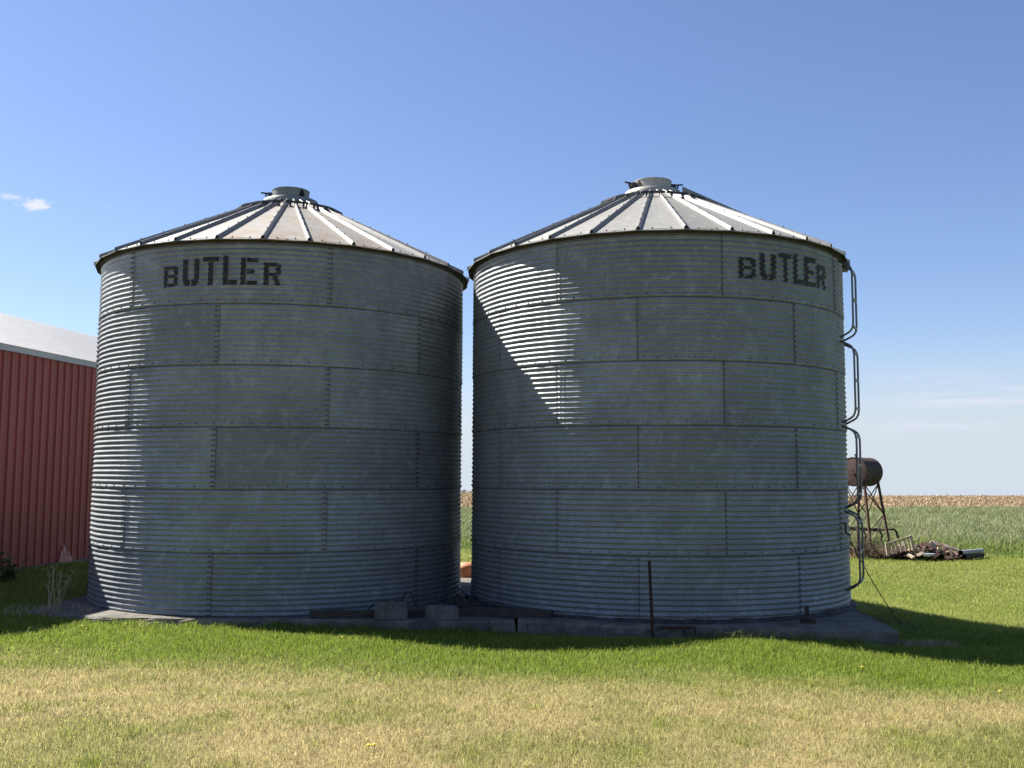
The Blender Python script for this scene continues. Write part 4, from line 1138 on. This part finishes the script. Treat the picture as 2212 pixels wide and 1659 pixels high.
# brush and dead grass at the foot of the tank
tuft(on_ground(1852, 1190, 25.3), 2200, 0.27, 1.1, 'dry tan grass around the feet of the tank stand', (0.42, 0.33, 0.20), wd=0.012)
def brush(px, py, Y, n_, hgt, spread, label, mat, rad=0.013):
    p = on_ground(px, py, Y); t_ = tag(empty('brush', p), label, 'brush', 'brush by the fuel tank')
    mb = MB()
    for k in range(n_):
        a_ = random.uniform(0, 2 * PI); L_ = hgt * random.uniform(.4, 1.1); q = Vector((random.uniform(-.35, .35), random.uniform(-.2, .2), 0)); pts = [q.copy()]
        d_ = Vector((math.cos(a_) * spread, math.sin(a_) * spread, 1)).normalized()
        for i in range(4):
            d_ = (d_ + Vector((random.uniform(-.4, .4), random.uniform(-.4, .4), random.uniform(-.2, .1)))).normalized(); q = q + d_ * L_ / 4; pts.append(q.copy())
        mb.tube(pts, [rad, rad * .8, rad * .6, rad * .4, rad * .2], 4)
    mb.build('branches', mat, t_)
brush(1884, 1180, 24.75, 110, 0.85, 1.0, 'grey brown brush tangled around the near leg of the tank stand', M['brush'])
brush(1846, 1160, 25.0, 90, 0.85, 0.8, 'brown brush under the tank beside the bin edge', M['brush'])
brush(2000, 1172, 25.2, 40, 0.55, 0.8, 'dark twiggy brush behind the railing', M['wood_dark'], 0.007)
# rusty implement lying behind the stand
c = on_ground(1862, 1150, 28.6); c.z = gzf(c.x, c.y)
im = tag(empty('farm_implement', c), 'rusty farm implement lying behind the tank stand', 'implement')
mb = MB(); mb.bar((-.5, 0, .55), (.55, .1, .50), .10, .09); mb.bar((-.45, .5, .5), (.5, .55, .5), .08, .08); mb.bar((-.2, 0, .52), (-.2, .5, .52), .07, .07); mb.bar((.35, 0, .52), (.35, .5, .52), .07, .07); mb.build('beam', M['rust_dark'], im)
for xx in (-.42, 0.05, .5):
    mb = MB(); mb.tube([(xx, .05, .52), (xx + .08, .05, .35), (xx + .04, .05, .15), (xx - .06, .05, -.02)], .03, 6); mb.build('tine', M['rust_dark'], im)
mb = MB(); mb.tube([(.55, .1, .50), (.95, .15, .52), (1.02, .15, .45), (1.12, .15, .05)], .032, 6); mb.build('drawbar', M['rust_dark'], im)

# dry weed stalks in the tall grass
for k, (px, Y, hh, lab) in enumerate(((2004, 29.0, 1.05, 'thin dry weed stalk in the tall grass above the railing'), (2030, 31.0, .95, 'dry weed stalk in the tall grass above the scrap heap'),
                                      (1960, 30.0, .9, 'dry weed stalk in the tall grass right of the tank stand'), (2184, 27.0, 1.36, 'tall lone dry stalk reaching above the horizon'),
                                      (2150, 28.0, .9, 'short dry weed stalk below the tall lone stalk'))):
    p = at(px, 1150, Y); p.z = gzf(p.x, p.y); weed(p, 3, hh, lab, 0.18, M['stem_dry'], 'weed_stalk', False, 'dry stalks in the tall grass', 0.007)

# ------------------------------------------------------------------ far trees beyond the field
for k, (X_, h_, lab) in enumerate(((-31.5, 5.2, 'bare grey tree at the left of the far treeline in the gap'), (-28.3, 6.3, 'tallest bare grey tree of the far treeline in the gap'),
                                   (-25.2, 5.4, 'bare grey tree at the right of the far treeline in the gap'))):
    Y_ = 600 + k * 6; zg = gzf(X_, Y_); t_ = tag(empty('tree', (X_, Y_, zg)), lab, 'tree', 'far treeline')
    sc_ = h_ / 5.5; rt = 2.0
    mb = MB(); mb.tube([(0, 0, -.5), (0.1, 0, 2.0), (0, .1, 4.5)], [.35, .28, .12], 7); mb.build('trunk', M['bark'], t_)
    n_ = 1500; a_ = rng.uniform(0, 2 * PI, n_); cz = rng.uniform(-1, 1, n_); rr = 2.3 * rng.random(n_) ** .5 * np.sqrt(1 - cz ** 2) * (0.75 + .5 * rng.random(n_))
    P_ = np.stack([rr * np.cos(a_), rr * np.sin(a_), 1.6 + h_ * .42 + cz * h_ * .45], -1)
    me = blades('crown', P_, rng.uniform(.3, .8, n_), rng.uniform(.08, .2, n_), np.array([0.30, 0.285, 0.28]) * rng.uniform(.8, 1.2, (n_, 1)), rng.uniform(.2, 1.2, n_), M['straw'])
    o = link('crown', me, t_)
    t_.scale = (sc_, sc_, 1)
